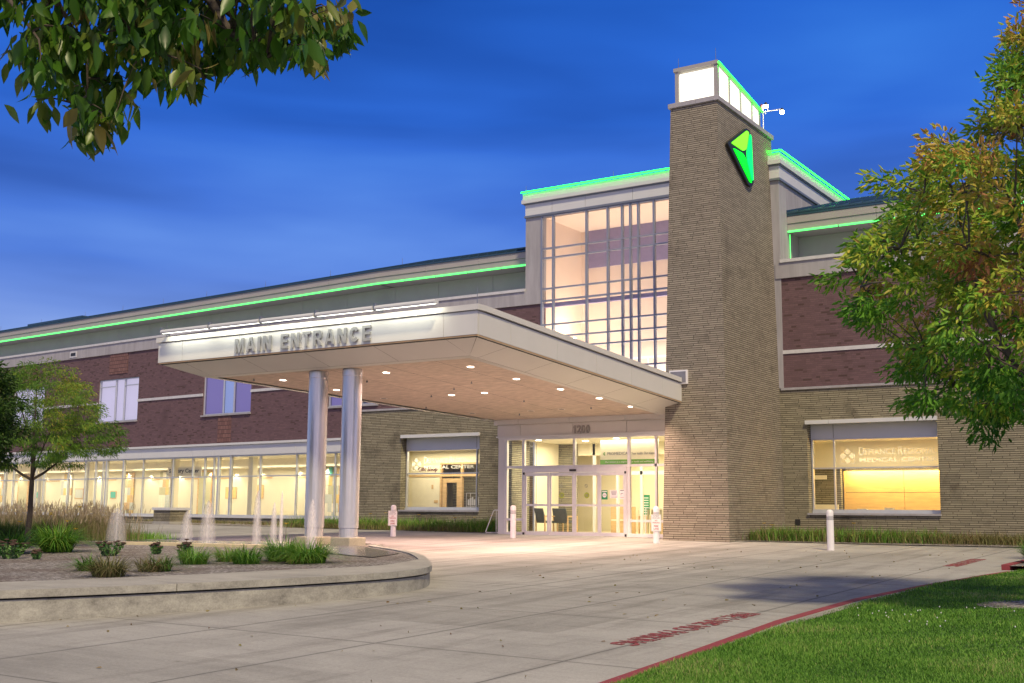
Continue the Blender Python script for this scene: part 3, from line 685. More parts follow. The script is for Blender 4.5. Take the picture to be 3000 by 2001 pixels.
# the curtain wall grid
MX = [-24.20, -23.68, -22.16, -21.22, -20.59, -20.24, -19.90, -19.24, -18.3, -17.3, -16.3, -15.4, -14.8]
MZ = [5.3, 6.29, 7.21, 7.64, 8.13, 9.10, 9.58, 10.82, 11.21, 12.55]
cw = MB()
for x in MX: cw.box(x-.035, x+.035, WY-.03, WY+.12, 4.2, 12.57)
for z in MZ: cw.box(-24.24, -14.76, WY-.022, WY+.1, z-.03, z+.03)
fr = cw.build('curtain_wall', 'wing_frame', bld)
g = MB(); g.poly([(-24.22, WY+.04, 4.2), (-14.78, WY+.04, 4.2), (-14.78, WY+.04, 12.57), (-24.22, WY+.04, 12.57)]); g.build('glazing', 'glass', fr)
# inside the wing
it = MB()
it.mat('peach_wall').box(-24.5, -24.26, WY+.42, WY+6, 3.8, 12.6); it.box(-14.7, -14.62, WY+.42, WY+6, 3.8, 12.6)
it.box(-24.3, -14.7, WY+3.3, WY+3.5, 3.8, 12.6); it.box(-24.3, -14.7, WY+.42, WY+5.8, 12.58, 12.66)
it.mat('mauve_wall').box(-23.95, -14.7, WY+3.22, WY+3.30, 10.98, 12.575)
add(it, 'interior_wall')
it = MB(); it.box(-24.2, -14.8, WY+.16, WY+.3, 8.86, 9.02); it.mats = []; add(it, 'interior_beam', 'mauve_wall')
it = MB()
for x in [-23.5+i*.9 for i in range(10)]: it.box(x, x+.04, WY+2.5, WY+2.56, 5.9, 6.9)
it.box(-24.2, -14.8, WY+2.48, WY+2.58, 6.9, 6.96); it.box(-24.2, -14.8, WY+2.48, WY+2.58, 6.35, 6.39); add(it, 'interior_railing', 'white_paint')
def area(name, loc, rot, sx, sy, power, col, parent=None):
    l = bpy.data.lights.new(name, 'AREA'); l.shape = 'RECTANGLE'; l.size = sx; l.size_y = sy; l.energy = power; l.color = col
    o = bpy.data.objects.new(name, l); COL.objects.link(o); o.location = loc; o.rotation_euler = rot; return o
def point(name, loc, power, col, r=.1):
    l = bpy.data.lights.new(name, 'POINT'); l.energy = power; l.color = col; l.shadow_soft_size = r
    o = bpy.data.objects.new(name, l); COL.objects.link(o); o.location = loc; return o
fl = thing('wall_floodlight', 'small bright floodlight on the inner wall behind the tall entrance glazing', 'floodlight', (-23.7, WY+1.6, 7.7))
q = MB(); q.box(-.14, .14, -.1, .08, -.09, .07); q.box(-.6, -.14, -.02, .02, -.02, .02); q.build('housing', 'white_paint', fl)
q = MB(); q.box(-.12, .12, -.08, .06, .072, .085); q.build('lens', 'lamp_glow', fl)
area('wing_light', (-19.4, WY+1.9, 4.6), (math.pi, 0, 0), 8, 2.4, 280, (1, .84, .70)); area('wing_light', (-19.4, WY+.6, 5.2), (math.radians(150), 0, 0), 8, .5, 110, (1, .84, .70)); point('wing_light', (-23.3, WY+1.7, 8.1), 40, (1, .84, .6), .1)
# ---------------- brick tower
def taper(z): return .3*z/14.2
tb = thing('brick_tower', 'tall tapering roman brick tower with glowing lantern top beside the entrance', 'tower', (0, 0, 0))
def tp(z): t = taper(z); return [(-16.62+t, 34.3+t, z), (-14.36-t, 34.3+t, z), (-14.36-t, 39.5, z), (-16.62+t, 39.5, z)]
mb = MB(); mb.hexa(tp(-.4), tp(14.2)); mb.build('brick_shaft', 'tower_brick', tb)
mb = MB(); mb.box(-16.39, -15.40, 34.53, 39.58, 14.2, 14.36); mb.box(-15.395, -14.585, 34.53, 39.58, 14.2, 14.36); mb.build('cap_stone', 'stone_band', tb, bevel=.01)
def lz(y): return 15.55-(y-34.75)*.145
mb = MB()
for x in (-16.20, -14.80):
    for y in ((34.72, 34.86) , (38.4, 38.52)):
        mb.hexa([(x, y[0], 14.36), (x+.13, y[0], 14.36), (x+.13, y[1], 14.36), (x, y[1], 14.36)], [(x, y[0], lz(y[0])-.06), (x+.13, y[0], lz(y[0])-.06), (x+.13, y[1], lz(y[1])-.06), (x, y[1], lz(y[1])-.06)])
mb.hexa([(-16.24, 34.68, lz(34.68)-.06), (-14.64, 34.68, lz(34.68)-.06), (-14.64, 38.56, lz(38.56)-.06), (-16.24, 38.56, lz(38.56)-.06)], [(-16.24, 34.68, lz(34.68)+.06), (-14.64, 34.68, lz(34.68)+.06), (-14.64, 38.56, lz(38.56)+.06), (-16.24, 38.56, lz(38.56)+.06)])
for y in (35.72, 36.70, 37.72): mb.box(-14.72, -14.655, y-.04, y+.04, 14.36, lz(y)-.06)
mb.build('lantern_frame', 'fascia_panel', tb)
mb = MB(); gq = .10
mb.poly([(-16.06, 34.78, 14.37), (-14.82, 34.78, 14.37), (-14.82, 34.78, lz(34.8)-.13), (-16.06, 34.78, lz(34.8)-.13)])
mb.hexa([(-14.74, 34.88, 14.37), (-14.70, 34.88, 14.37), (-14.70, 38.4, 14.37), (-14.74, 38.4, 14.37)], [(-14.74, 34.88, lz(34.88)-.07), (-14.70, 34.88, lz(34.88)-.07), (-14.70, 38.4, lz(38.4)-.07), (-14.74, 38.4, lz(38.4)-.07)])
mb.poly([(-16.16, 34.88, 14.37), (-16.16, 38.4, 14.37), (-16.16, 38.4, lz(38.4)-.07), (-16.16, 34.88, lz(34.88)-.07)]); mb.poly([(-16.06, 38.46, 14.37), (-14.82, 38.46, 14.37), (-14.82, 38.46, lz(38.4)-.1), (-16.06, 38.46, lz(38.4)-.1)])
mb.build('lantern_glass', 'lightbox_glow', tb)
mb = MB(); neon(mb, (-14.60, 34.70, lz(34.7)-.02), (-14.60, 38.6, lz(38.6)-.02), .028, 4, .0); mb.build('neon_strip', 'neon_core', tb)
# the lit logo on the flank of the tower
sg = thing('logo_sign', 'green glowing faceted logo sign high on the tower flank', 'sign', (0, 0, 0))
def px_(zz): return -14.36-taper(zz)
def logo(pts, name, mat, d0, d1, par, rr=0):
    mb = MB(); k = len(pts); c = Vector((sum(p[0] for p in pts)/k, sum(p[1] for p in pts)/k)); P = []
    for i in range(k):
        a, b, d = Vector(pts[i-1]), Vector(pts[i]), Vector(pts[(i+1) % k])
        u = (a-b); v_ = (d-b); r1 = min(.10, u.length*.3, v_.length*.3)
        p0 = b+u.normalized()*r1; p2 = b+v_.normalized()*r1
        for t in (0, .33, .66, 1): P.append(p0*(1-t)**2+b*2*t*(1-t)+p2*t*t)
    mb.prism([(p.x, p.y) for p in P], 'x', px_(12.8)+d0, px_(12.8)+d1)
    mb.build(name, mat, par)
    return
logo([(35.06, 12.86), (36.75, 13.84), (37.10, 13.80), (37.32, 12.02), (37.08, 11.84), (36.80, 11.86)], 'sign_case', 'black_plastic', .04, .13, sg)
logo([(35.36, 12.93), (36.74, 13.74), (36.92, 13.72), (36.66, 13.06), (36.38, 12.93)], 'logo_facet', 'logo_lime', .13, .155, sg)
logo([(35.50, 12.80), (36.36, 12.83), (36.66, 12.66), (37.10, 11.98), (36.92, 11.98)], 'logo_facet', 'logo_green', .13, .155, sg)
logo([(37.03, 13.70), (37.15, 13.64), (37.24, 12.12), (37.12, 12.08), (36.73, 12.66), (36.69, 12.95)], 'logo_facet', 'logo_mint', .13, .155, sg)
# lights on a mast behind the tower
ms = thing('light_mast', 'slim white mast with two small floodlights behind the tower lantern', 'light mast', (-15.62, 41.3, 14.0))
mb = MB(); mb.tube([(0, 0, 0), (0, 0, 2.2)], .022, 8); mb.tube([(0, 0, 1.05), (0, 0, 1.1)], .06, 8)
for z in (.3, .55): mb.box(-.02, .1, -.04, .04, z, z+.04)
mb.build('pole', 'white_paint', ms)
mb = MB(); mb.tube([(-.45, 0, 1.95), (.75, 0, 1.95)], .02, 6); mb.tube([(.0, -.3, 1.98), (0, .3, 1.98)], .018, 6); mb.tube([(.2, 0, 2.15), (.2, 0, 1.95)], .02, 6); mb.build('arm', 'white_paint', ms)
for x, z in ((.12, 2.2), (.75, 1.86)):
    mb = MB(); mb.lathe((x, 0), ((.03, z+.12), (.07, z+.06), (.09, z)), 10); l_ = mb.build('lamp', 'black_plastic', ms)
    mb = MB(); mb.lathe((x, 0), ((.085, z-.002), (.09, z-.05), (.05, z-.10)), 12); mb.build('lens', 'lamp_glow', l_)
mb = MB(); mb.lathe((-.06, 0), ((.05, 2.1), (.06, 2.2), (.03, 2.28)), 10); mb.build('beacon', 'clay_red', ms)
# lightning rods
for i, (x, y, z, h) in enumerate(((-16.1, 34.8, 15.55, .45), (-14.75, 34.8, 15.58, .5), (-24.9, 39.1, 13.55, .35), (-20.9, 39.1, 13.55, .35), (-27.1, 23.0, 5.75, .45), (-21.9, 23.1, 5.75, .4), (-16.1, 23.1, 5.76, .45), (-16.05, 30.6, 5.3, .4), (-16.05, 33.6, 5.1, .35))):
    mb = MB(); mb.tube([(x, y, z), (x, y, z+h)], [.012, .006], 5)
    par = tb if i < 2 else bld if i < 4 else None
    if par: mb.build('lightning_rod', 'frame_dark', par)
    else: RODS = globals().setdefault('RODS', []); RODS.append(mb)
mb = MB()
for s_ in (-44, -39, -34, -29, -25, -21, -17, -12, -7, -2):
    mb.tube([(s_, 4.6, 12.5), (s_, 4.6, 12.95)], [.014, .007], 5)
add(mb, 'lightning_rod', 'frame_dark', MW)
# ------------------------------------------------------------------ windows
def window(name, u0, u1, z0, z1, y, mull, trans, M=None, glass='glass', fr='frame_metal', w=.05, sill=None, par=None):
    mb = MB()
    for u in (u0+w/2, u1-w/2): mb.box(u-w/2, u+w/2, y-.03, y+.1, z0, z1)
    for z in (z0+w/2, z1-w/2): mb.box(u0+w, u1-w, y-.028, y+.1, z-w/2, z+w/2)
    for u in mull: mb.box(u-w*.45, u+w*.45, y-.025, y+.09, z0+w, z1-w)
    for z in trans:
        if isinstance(z, tuple): z, a, b = z
        else: a, b = u0+w, u1-w
        mb.box(a, b, y-.02, y+.085, z-w*.45, z+w*.45)
    o = mb.build(name, fr, par or bld, M)
    g = MB(); g.poly([(u0+w, y+.03, z0+w), (u1-w, y+.03, z0+w), (u1-w, y+.03, z1-w), (u0+w, y+.03, z1-w)]); sub(g, 'pane', glass, o, M)
    return o
def sub(mb, name, mat, o, M=None):
    c = mb.build(name, mat, None, M); c.parent = o
    if M is not None: c.matrix_parent_inverse = M.inverted()
    return c
# ribbon glazing of the long corridor
MS = [-45.9, -44.2, -42.6, -41, -39.4, -37.8, -36.2, -34.6, -33.3, -31.9, -30.6, -29.14, -28.14, -25.77, -24.96, -22.48, -20.88, -19.91, -19.24, -18.86, -17.34, -15.68, -13.18, -11.62, -10.67, -9.97, -9.56, -8.65, -6.56, -4.07, -1.56]
w = window('ribbon_window', -46, 0, .50, 3.36, .12, MS, [2.36], MW, w=.06)
mb = MB(); mb.box(-46, 0, -.06, .3, .41, .50); sub(mb, 'sill', 'panel_metal', w, MW)
for a in (-18.86, -17.34, -9.56, -8.65):
    mb = MB(); mb.box(a-.05, a+.05, .04, .085, .5, 3.36); sub(mb, 'wide_mullion', 'frame_metal', w, MW)
mb = MB(); e = [-46]+[m_ for i, m_ in enumerate(MS) if i % 2]+[0]
for a, b in zip(e, e[1:]): mb.box(a+.006, b-.006, .02, .3, 3.365, 3.84)
add(mb, 'spandrel_panel', 'panel_metal', MW)
mb = MB(); band_panels(mb, -46, 0, -.08, .3, 3.85, 3.955, 3.6); add(mb, 'lintel', 'panel_metal', MW)
mb = MB(); mb.box(-46, 0, .05, .28, 3.84, 3.85); add(mb, 'lintel_joint', 'dark_joint', MW)
# upper windows of the left wing: glowing blinds behind glass, pale centre a painted sky reflection
for i, (a, b) in enumerate(WIN2):
    c1, c2 = a+(b-a)*.41, a+(b-a)*.63
    dark = i >= 4
    o = window('window', a, b, 5.37, 7.64, .12, [c1, c2], [] if dark else [(7.26, c2, b-.05), (7.26, a+.05, c1)], MW, 'glass_tint' if dark else 'glass')
    mb = MB()
    if dark:
        mb.mat('blind_mauve_glow').box(a+.05, c1-.03, .22, .24, 5.42, 7.6).box(c2+.03, b-.05, .22, .24, 5.42, 7.6)
        mb.mat('pane_sky_glow').box(c1+.03, c2-.03, .2, .24, 5.42, 7.6)
    else:
        mb.mat('blind_room_glow').box(a+.05, b-.05, .22, .24, 5.42, 7.6)
    sub(mb, 'blind', None, o, MW)
    mb = MB(); mb.box(a-.04, b+.04, -.05, .28, 5.29, 5.365); sub(mb, 'sill', 'stone_band', o, MW)
o = window('window', XB, -32.5, 5.37, 7.64, YM+.12, [], [], None, 'glass_tint'); mb = MB(); mb.box(XB+.05, -32.55, YM+.22, YM+.24, 5.42, 7.6); mb.build('blind', 'mauve_wall', o)
mb = MB(); mb.box(XB, -32.46, YM-.05, YM+.28, 5.29, 5.365); mb.build('sill', 'stone_band', o)
o = window('window', -4.2, -.6, 5.37, 7.64, YM+.12, [-2.8, -2.0], [], None, 'glass_tint'); mb = MB(); mb.box(-4.15, -.65, YM+.22, YM+.24, 5.42, 7.6); mb.build('blind', 'mauve_wall', o)
mb = MB(); mb.box(-22.80, -22.14, -.07, .0, 9.08, 9.42); o = mb.build('vent_frame', 'coping', bld, MW)
mb = MB(); mb.box(-22.70, -22.24, -.075, -.07, 9.16, 9.34); sub(mb, 'vent_grille', 'black_plastic', o, MW)
mb = MB(); mb.box(-14.02, -13.84, YM-.02, YM+.01, .44, .62); add(mb, 'wall_vent', 'black_plastic')
# gift shop window and the wide window right of the tower (deep reveals)
for (a, b, z0, z1), mu, cap in ((GW, -27.50, (-31.12, -27.10)), (RW, -12.73, (-13.56, -9.20))):
    y = YM+.30
    mb = MB(); mb.box(a+.01, b, YM+.36, YM+.5, 3.37, 3.86); k = add(mb, 'spandrel_panel', 'panel_metal')
    mb = MB(); n_ = mu if mu > (a+b)/2 else mu; mb.box(cap[0], n_-.006, YM-.10, YM+.05, 3.84, 3.97); mb.box(n_+.006, cap[1], YM-.10, YM+.05, 3.84, 3.97); add(mb, 'lintel', 'panel_metal')
    mb = MB(); mb.box(n_-.006, n_+.006, YM+.352, YM+.362, 3.37, 3.85); add(mb, 'panel_joint', 'dark_joint')
    o = window('window', a+.02, b-.0, .92, 3.37, YM+.38, [mu], [2.36], None, w=.05)
    mb = MB(); mb.box(a-.03, b+.02, YM-.07, YM+.38, .78, .845); mb.build('sill', 'stone_band', o)
    mb = MB(); mb.box(a+.02, b, YM+.3, YM+.48, .846, .92); mb.build('sill_frame', 'frame_metal', o)
    # etched lettering on the glass
    e = MB().mat('etched'); wd = b-a; s0 = a+wd*.215 if mu < (a+b)/2 else a+wd*.05; s1 = b-wd*.03 if mu < (a+b)/2 else mu-.15
    le = s1-s0; yy = YM+.395; tx = s0+le*.22
    put_text(e, 'D', (tx, yy, 2.78), (1, 0, 0), (0, 0, 1), le*.055, .27, .002); put_text(e, 'EFIANCE', (tx+le*.06, yy, 2.80), (1, 0, 0), (0, 0, 1), le*.31, .19, .002)
    put_text(e, 'R', (tx+le*.40, yy, 2.78), (1, 0, 0), (0, 0, 1), le*.05, .27, .002); put_text(e, 'EGIONAL', (tx+le*.455, yy, 2.80), (1, 0, 0), (0, 0, 1), le*.325, .19, .002)
    put_text(e, 'MEDICAL CENTER', (tx+.01, yy, 2.55), (1, 0, 0), (0, 0, 1), le*.78, .14, .002, .02)
    cx, cz, r = s0+le*.10, 2.76, .115
    for dx, dz in ((0, r*1.35), (0, -r*1.35), (r*1.35, 0), (-r*1.35, 0)):
        e.poly([(cx+dx-r, yy, cz+dz), (cx+dx, yy, cz+dz-r), (cx+dx+r, yy, cz+dz), (cx+dx, yy, cz+dz+r)])
    for p in ((cx-.24, cx-.225, 2.50, 2.7), (cx+.225, cx+.24, 2.50, 2.88), (cx-.24, cx-.08, 2.49, 2.505), (cx+.08, cx+.24, 2.49, 2.505)): e.box(p[0], p[1], yy-.001, yy+.001, p[2], p[3])
    sub(e, 'etched_lettering', None, o)
# ------------------------------------------------------------------ rooms behind the glass
it = MB()
it.mat('floor_tile').box(-46, 0, .36, 5.2, -.1, .02); it.mat('white_wall').box(-46, 0, .36, 5.2, 3.30, 3.36)
it.mat('cream_wall').box(-46, 0, 3.4, 3.5, 0, 3.3); it.box(-46, -45.9, .36, 3.4, 0, 3.3)
it.mat('white_wall').box(-46, 0, 2.5, 3.4, 2.88, 3.3)
add(it, 'corridor_wall', None, MW)
it = MB()
x = -45.5
for x in (-43, -38.5, -34, -30.2, -24.4, -19.5, -16.6, -14.2, -11.0, -7.6, -5.3, -2.7):
    it.mat('wood_trim').box(x, x+1.5, 3.37, 3.405, 2.38, 2.45)
for a, b in ((-15.3, -14.3), (-33.2, -32.2), (-3.4, -2.2), (-41, -40)):
    it.mat('wood_trim').box(a-.09, a, 3.33, 3.42, 0, 2.75); it.box(b, b+.09, 3.33, 3.42, 0, 2.75); it.box(a-.09, b+.09, 3.33, 3.42, 2.75, 2.83); it.mat('olive_panel').box(a, b, 3.35, 3.405, 0, 2.75)
add(it, 'corridor_door', None, MW)
it = MB()  # coloured panels of the inner screens
ra = random.Random(3)
for x0 in (-28.4, -22.2, -18.7, -5.9, -36, -4.9):
    for i in range(4):
        for j in range(6):
            it.mat(ra.choice(['amber_panel', 'grey_panel', 'grey_panel', 'white_wall', 'white_wall', 'olive_panel', 'wood_trim'])).box(x0+i*.28, x0+i*.28+.27, 3.30+.004*j, 3.36, .3+j*.42, .3+j*.42+.41)
it.mat('teal_panel').box(-5.28, -5.05, 3.27, 3.30, 2.45, 2.85)
add(it, 'screen_panel', None, MW)
it = MB()
for s_ in (-43, -36, -30, -26.3, -21.6, -14.0, -7.95): it.mat('cream_wall').box(s_-.16, s_+.16, .7, 1.0, 0, 3.3)
add(it, 'column', None, MW)
for i in range(9):
    p = MW @ Vector((-43+i*5, 1.9, 3.0)); area('corridor_light', p, (0, 0, A), 4.2, .8, 76, (1, .88, .62))
    p = MW @ Vector((-43+i*5, .9, 3.0))
for x in (-12.2, -6.9, -4.3, -16.6, -21, -23.6):
    p = MW @ Vector((x, 3.0, 3.05)); l = area('wall_washer', p, (math.radians(35), 0, A), .5, .2, 9, (1, .9, .62))
for x in [-43, -40.5, -38, -35.5, -33, -30.2, -27.5, -24.6, -21.6, -19.6, -17.0, -14.3, -12.3, -10.3, -7.4, -5.4, -3.0, -1.0]:
    l = bpy.data.lights.new('wall_washer', 'SPOT'); l.energy = 34; l.color = (1, .90, .66); l.spot_size = math.radians(95); l.spot_blend = .35; l.shadow_soft_size = .03
    o = bpy.data.objects.new('wall_washer', l); COL.objects.link(o); o.matrix_world = MW @ Matrix.Translation((x, 3.18, 2.86))
rp = random.Random(5)
for i, x in enumerate((-42.2, -37.2, -31.2, -27.0, -23.4, -17.8, -13.1, -10.6, -6.2, -1.6)):
    w_, h_ = rp.choice([(.5, .7), (.9, .6), (.6, .45)]); it = MB(); it.mat('wood_trim').box(x, x+w_, 3.37, 3.395, 1.35, 1.35+h_); it.mat(rp.choice(['teal_panel', 'grey_panel', 'mauve_wall', 'amber_panel'])).box(x+.05, x+w_-.05, 3.365, 3.37, 1.40, 1.30+h_)
    add(it, 'framed_picture', None, MW)
it = MB()
for x in (-44, -32, -25.4, -12.2, -9.4): it.mat('wood_trim').box(x, x+.03, 3.36, 3.38, 1.0, 1.06)
for i, x in enumerate((-40.2, -20.4, -6.3)):
    bn_ = thing('bench', ['dark upholstered bench far along the corridor at the left', 'dark upholstered bench behind the young tree side of the corridor', 'dark upholstered bench in the corridor near the twin columns'][i], 'bench', tuple(MW @ Vector((x, 2.9, .02))), A)
    mb = MB(); mb.box(-.75, .75, -.25, .25, .38, .48); mb.build('seat', 'fabric_grey', bn_, bevel=.015)
    for sx in (-.65, .65):
        mb = MB(); mb.box(sx-.03, sx+.03, -.22, .22, 0, .38); mb.build('leg', 'wood_trim', bn_)
# suspended "Surgery Center" sign
sc = thing('hanging_sign', 'tan hanging sign reading Surgery Center behind the long corridor window', 'sign'); sc.matrix_world = MW
mb = MB(); mb.box(-14.75, -12.0, .93, .97, 2.46, 2.92)
mb.box(-14.3, -14.27, .94, .96, 2.92, 3.3); mb.box(-12.4, -12.37, .94, .96, 2.92, 3.3); mb.build('board', 'cream_wall', sc)
mb = MB().mat('black_plastic'); put_text(mb, 'Surgery Center', (-14.6, .925, 2.56), (1, 0, 0), (0, 0, 1), 2.45, .27, .003, .02); mb.build('lettering', None, sc)
# gift shop lobby, entrance lobby, right room share one floor
it = MB()
it.mat('floor_tile').box(-33.2, -9.0, YM+.52, YM+5.3, -.1, .02); it.box(-23.4, -17.05, 35.4, YM+.36, -.1, .02)
it.mat('white_wall').box(-33.2, -9.0, YM+.52, YM+5.3, 3.38, 3.5)
it.mat('cream_wall').box(-33.2, -9.0, YM+5.2, YM+5.3, 0, 3.4); it.box(-33.3, -33.2, YM+.52, YM+5.2, 0, 3.4); it.box(-9.05, -8.95, YM+.52, YM+5.2, 0, 3.4)
it.mat('roman_brick').box(-26.6, -26.3, YM+.36, YM+5.2, 0, 3.4)
add(it, 'lobby_wall')
# gift shop: white wall with door, frame and sign
it = MB(); y = YM+2.0
it.mat('white_wall').box(-32.9, -30.55, y, y+.1, 0, 2.28); it.mat('cream_wall').box(-32.9, -26.7, y, y+.1, 2.86, 3.38); it.box(-32.9, -30.55, y, y+.1, 2.36, 2.86)
it.mat('wood_trim').box(-32.9, -30.55, y-.03, y+.1, 2.28, 2.36)
for a in (-30.55, -29.45, -28.35, -27.3): it.box(a, a+.09, y-.03, y+.1, 0, 2.86)
it.box(-30.5, -27.0, y-.032, y+.1, 2.28, 2.38); it.box(-30.5, -27.0, y-.032, y+.1, 2.80, 2.88)
it.box(-30.42, -30.22, y, y+.06, 0, 2.2); it.box(-29.66, -29.46, y, y+.06, 0, 2.2); it.box(-30.22, -29.66, y, y+.06, 0, .2); it.box(-30.22, -29.66, y, y+.06, 2.02, 2.2)
it.mat('roman_brick').box(-30.6, -26.7, y+1.0, y+1.1, 0, 3.38)
add(it, 'gift_shop_front')
gs = thing('wall_sign', 'dark Gift Shop lettering on the cream wall behind the window left of the entrance', 'sign', (-31.75, y-.01, 2.47))
mb = MB().mat('clay_red'); put_text(mb, 'Gift Shop', (0, 0, 0), (1, 0, 0), (0, 0, 1), 1.05, .23, .008, .02); mb.build('lettering', None, gs)
for i, (x, z, w_, h) in enumerate(((-31.0, 1.75, .09, .18), (-30.85, 1.15, .2, .12), (-31.2, .85, .06, .12))):
    mb = MB(); mb.box(x, x+w_, y-.02, y-.001, z, z+h); add(mb, 'wall_plate', 'wood_trim')
sh = thing('display_rack', 'white wire display rack with hanging goods inside the gift shop window', 'display rack', (-28.2, YM+1.3, 0))
mb = MB()
for x in (-.35, .35):
    for yy in (-.15, .15): mb.tube([(x, yy, 0), (x, yy, 1.55)], .012, 5)
for z in (.5, 1.0, 1.55): mb.box(-.35, .35, -.15, .15, z, z+.015)
mb.build('frame', 'white_paint', sh)
mb = MB()
for i in range(6): mb.box(-.3+i*.1, -.23+i*.1, -.12, -.10, 1.05, 1.3+.05*(i % 3))
mb.build('goods', 'sign_white', sh)
area('shop_light', (-29.8, YM+1.1, 3.3), (0, 0, 0), 4, .9, 72, (1, .86, .56)); area('shop_light', (-28, YM+2.9, 3.2), (0, 0, 0), 2, .6, 26, (1, .86, .56))
# right room: amber wall panels under a cove light, brick pier
it = MB(); y = YM+3.0
for i in range(3):
    for j in range(2):
        it.mat('wood_panel').box(-13.25+j*2.13, -13.25+j*2.13+2.115, y, y+.05, .05+i*.77, .05+i*.77+.755)
it.mat('dark_joint').box(-13.2, -9.06, y+.05, y+.08, 0, 2.6)
it.mat('cream_wall').box(-14.6, -9.05, y-.35, y+.1, 2.46, 3.38); it.mat('roman_brick').box(-15.2, -13.3, y-.2, y, 0, 2.45)
it.mat('white_wall').box(-14.9, -14.78, y-.25, y-.2, .1, 2.2); it.box(-14.78, -13.8, y-.25, y-.2, 2.05, 2.2); it.box(-14.78, -13.4, y-.25, y-.2, .95, 1.15)
it.box(-13.9, -9.1, YM+.53, YM+1.1, .55, .8)
add(it, 'amber_room_wall')
it = MB(); it.box(-13.2, -9.05, y-.16, y-.06, 2.452, 2.458); add(it, 'cove_light', 'cove_glow')
area('cove_lamp', (-11.1, y-.22, 2.40), (math.radians(20), 0, 0), 4.0, .1, 46, (1, .80, .38)); area('room_light', (-11.4, YM+1.4, 3.3), (0, 0, 0), 3.6, .8, 34, (1, .84, .52))
for i, (x, w_, h) in enumerate(((-12.35, .34, .17), (-11.95, .30, .20), (-11.05, .36, .24))):
    k = thing('plant_pot', ['wide cream bowl on the sill at the left of the amber room', 'square cream pot beside the wide bowl in the amber room', 'round white pot standing alone before the amber panels'][i], 'pot', (x, YM+.80, .8))
    mb = MB(); mb.lathe((0, 0), ((w_*.38, 0), (w_*.5, h), (w_*.44, h), (w_*.40, h*.75)), 16) if i != 1 else mb.prism([(-.13, 0), (.13, 0), (.15, .2), (-.15, .2)], 'y', -.13, .13)
    mb.build('pot', 'white_wall', k, smooth=(i != 1))
# ------------------------------------------------------------------ entrance vestibule
YD = 35.27
ve = thing('entrance_vestibule', 'projecting glazed entrance with automatic sliding doors under the canopy', 'entrance', (0, 0, 0))
fr = MB()
for x, w_ in ((-22.50, .09), (-20.43, .08), (-18.32, .09)): fr.box(x-w_/2, x+w_/2, YD-.02, YD+.1, 2.42 if x == -20.43 else 0, 3.40)
fr.box(-23.27, -23.19, YD-.02, YD+.1, 0, 3.40)
fr.box(-23.19, -16.5, YD-.018, YD+.09, 2.335, 2.415); fr.box(-23.19, -16.5, YD-.018, YD+.09, 3.33, 3.40)
fr.box(-23.19, -22.54, YD-.018, YD+.09, .50, .58); fr.box(-23.19, -22.54, YD-.018, YD+.09, 0, .10)
fr.box(-18.28, -16.5, YD-.018, YD+.09, .50, .58); fr.box(-18.28, -16.5, YD-.018, YD+.09, 0, .12); fr.box(-17.35, -17.28, YD-.018, YD+.09, .1, 3.35)
for yy in (36.4, 37.5, 38.5): fr.box(-23.5, -23.42, yy, yy+.08, 0, 3.4)
fr.box(-23.5, -23.42, 35.4, YM, 2.34, 2.41); fr.box(-23.5, -23.42, 35.4, YM, 0, .1)
F_ = fr.build('frame', 'door_metal', ve)
g = MB(); g.poly([(-23.2, YD+.05, .05), (-22.5, YD+.05, .05), (-22.5, YD+.05, 3.35), (-23.2, YD+.05, 3.35)]); g.poly([(-22.5, YD+.05, 2.4), (-18.3, YD+.05, 2.4), (-18.3, YD+.05, 3.35), (-22.5, YD+.05, 3.35)]); g.poly([(-18.3, YD+.05, .05), (-16.5, YD+.05, .05), (-16.5, YD+.05, 3.35), (-18.3, YD+.05, 3.35)])
g.poly([(-23.46, 35.4, .05), (-23.46, YM, .05), (-23.46, YM, 3.38), (-23.46, 35.4, 3.38)]); g.build('glazing', 'glass', F_)
mb = MB(); mb.box(-23.55, -23.275, YD-.03, YD+.13, -.05, 3.40); mb.build('corner_post', 'panel_metal', ve)
mb = MB(); mb.box(-23.62, -16.5, YD-.09, YD+.15, 3.43, 3.475); mb.box(-23.56, -16.5, YD-.05, YD+.15, 3.40, 3.43); mb.box(-23.62, -16.5, YD+.02, YD+.15, 3.475, 3.5); mb.build('drip_moulding', 'panel_metal', ve)
mb = MB(); e = [-23.6, -22.62, -20.48, -18.38, -16.5]
for a, b in zip(e, e[1:]): mb.box(a+.006, b-.006, YD-.03, YD+.1, 3.48, 3.87)
e = [-23.75, -22.7, -20.6, -18.45, -16.5]
for a, b in zip(e, e[1:]): mb.box(a+.006, b-.006, YD-.06, YD+.1, 3.885, 4.10)
mb.build('header_panel', 'canopy_panel', ve)
mb = MB(); mb.box(-23.6, -16.6, YD+.05, YM, 3.5, 4.0); mb.box(-23.55, -16.6, YD+.1, YM+.4, 3.40, 3.5); mb.build('vestibule_roof', 'white_wall', ve)
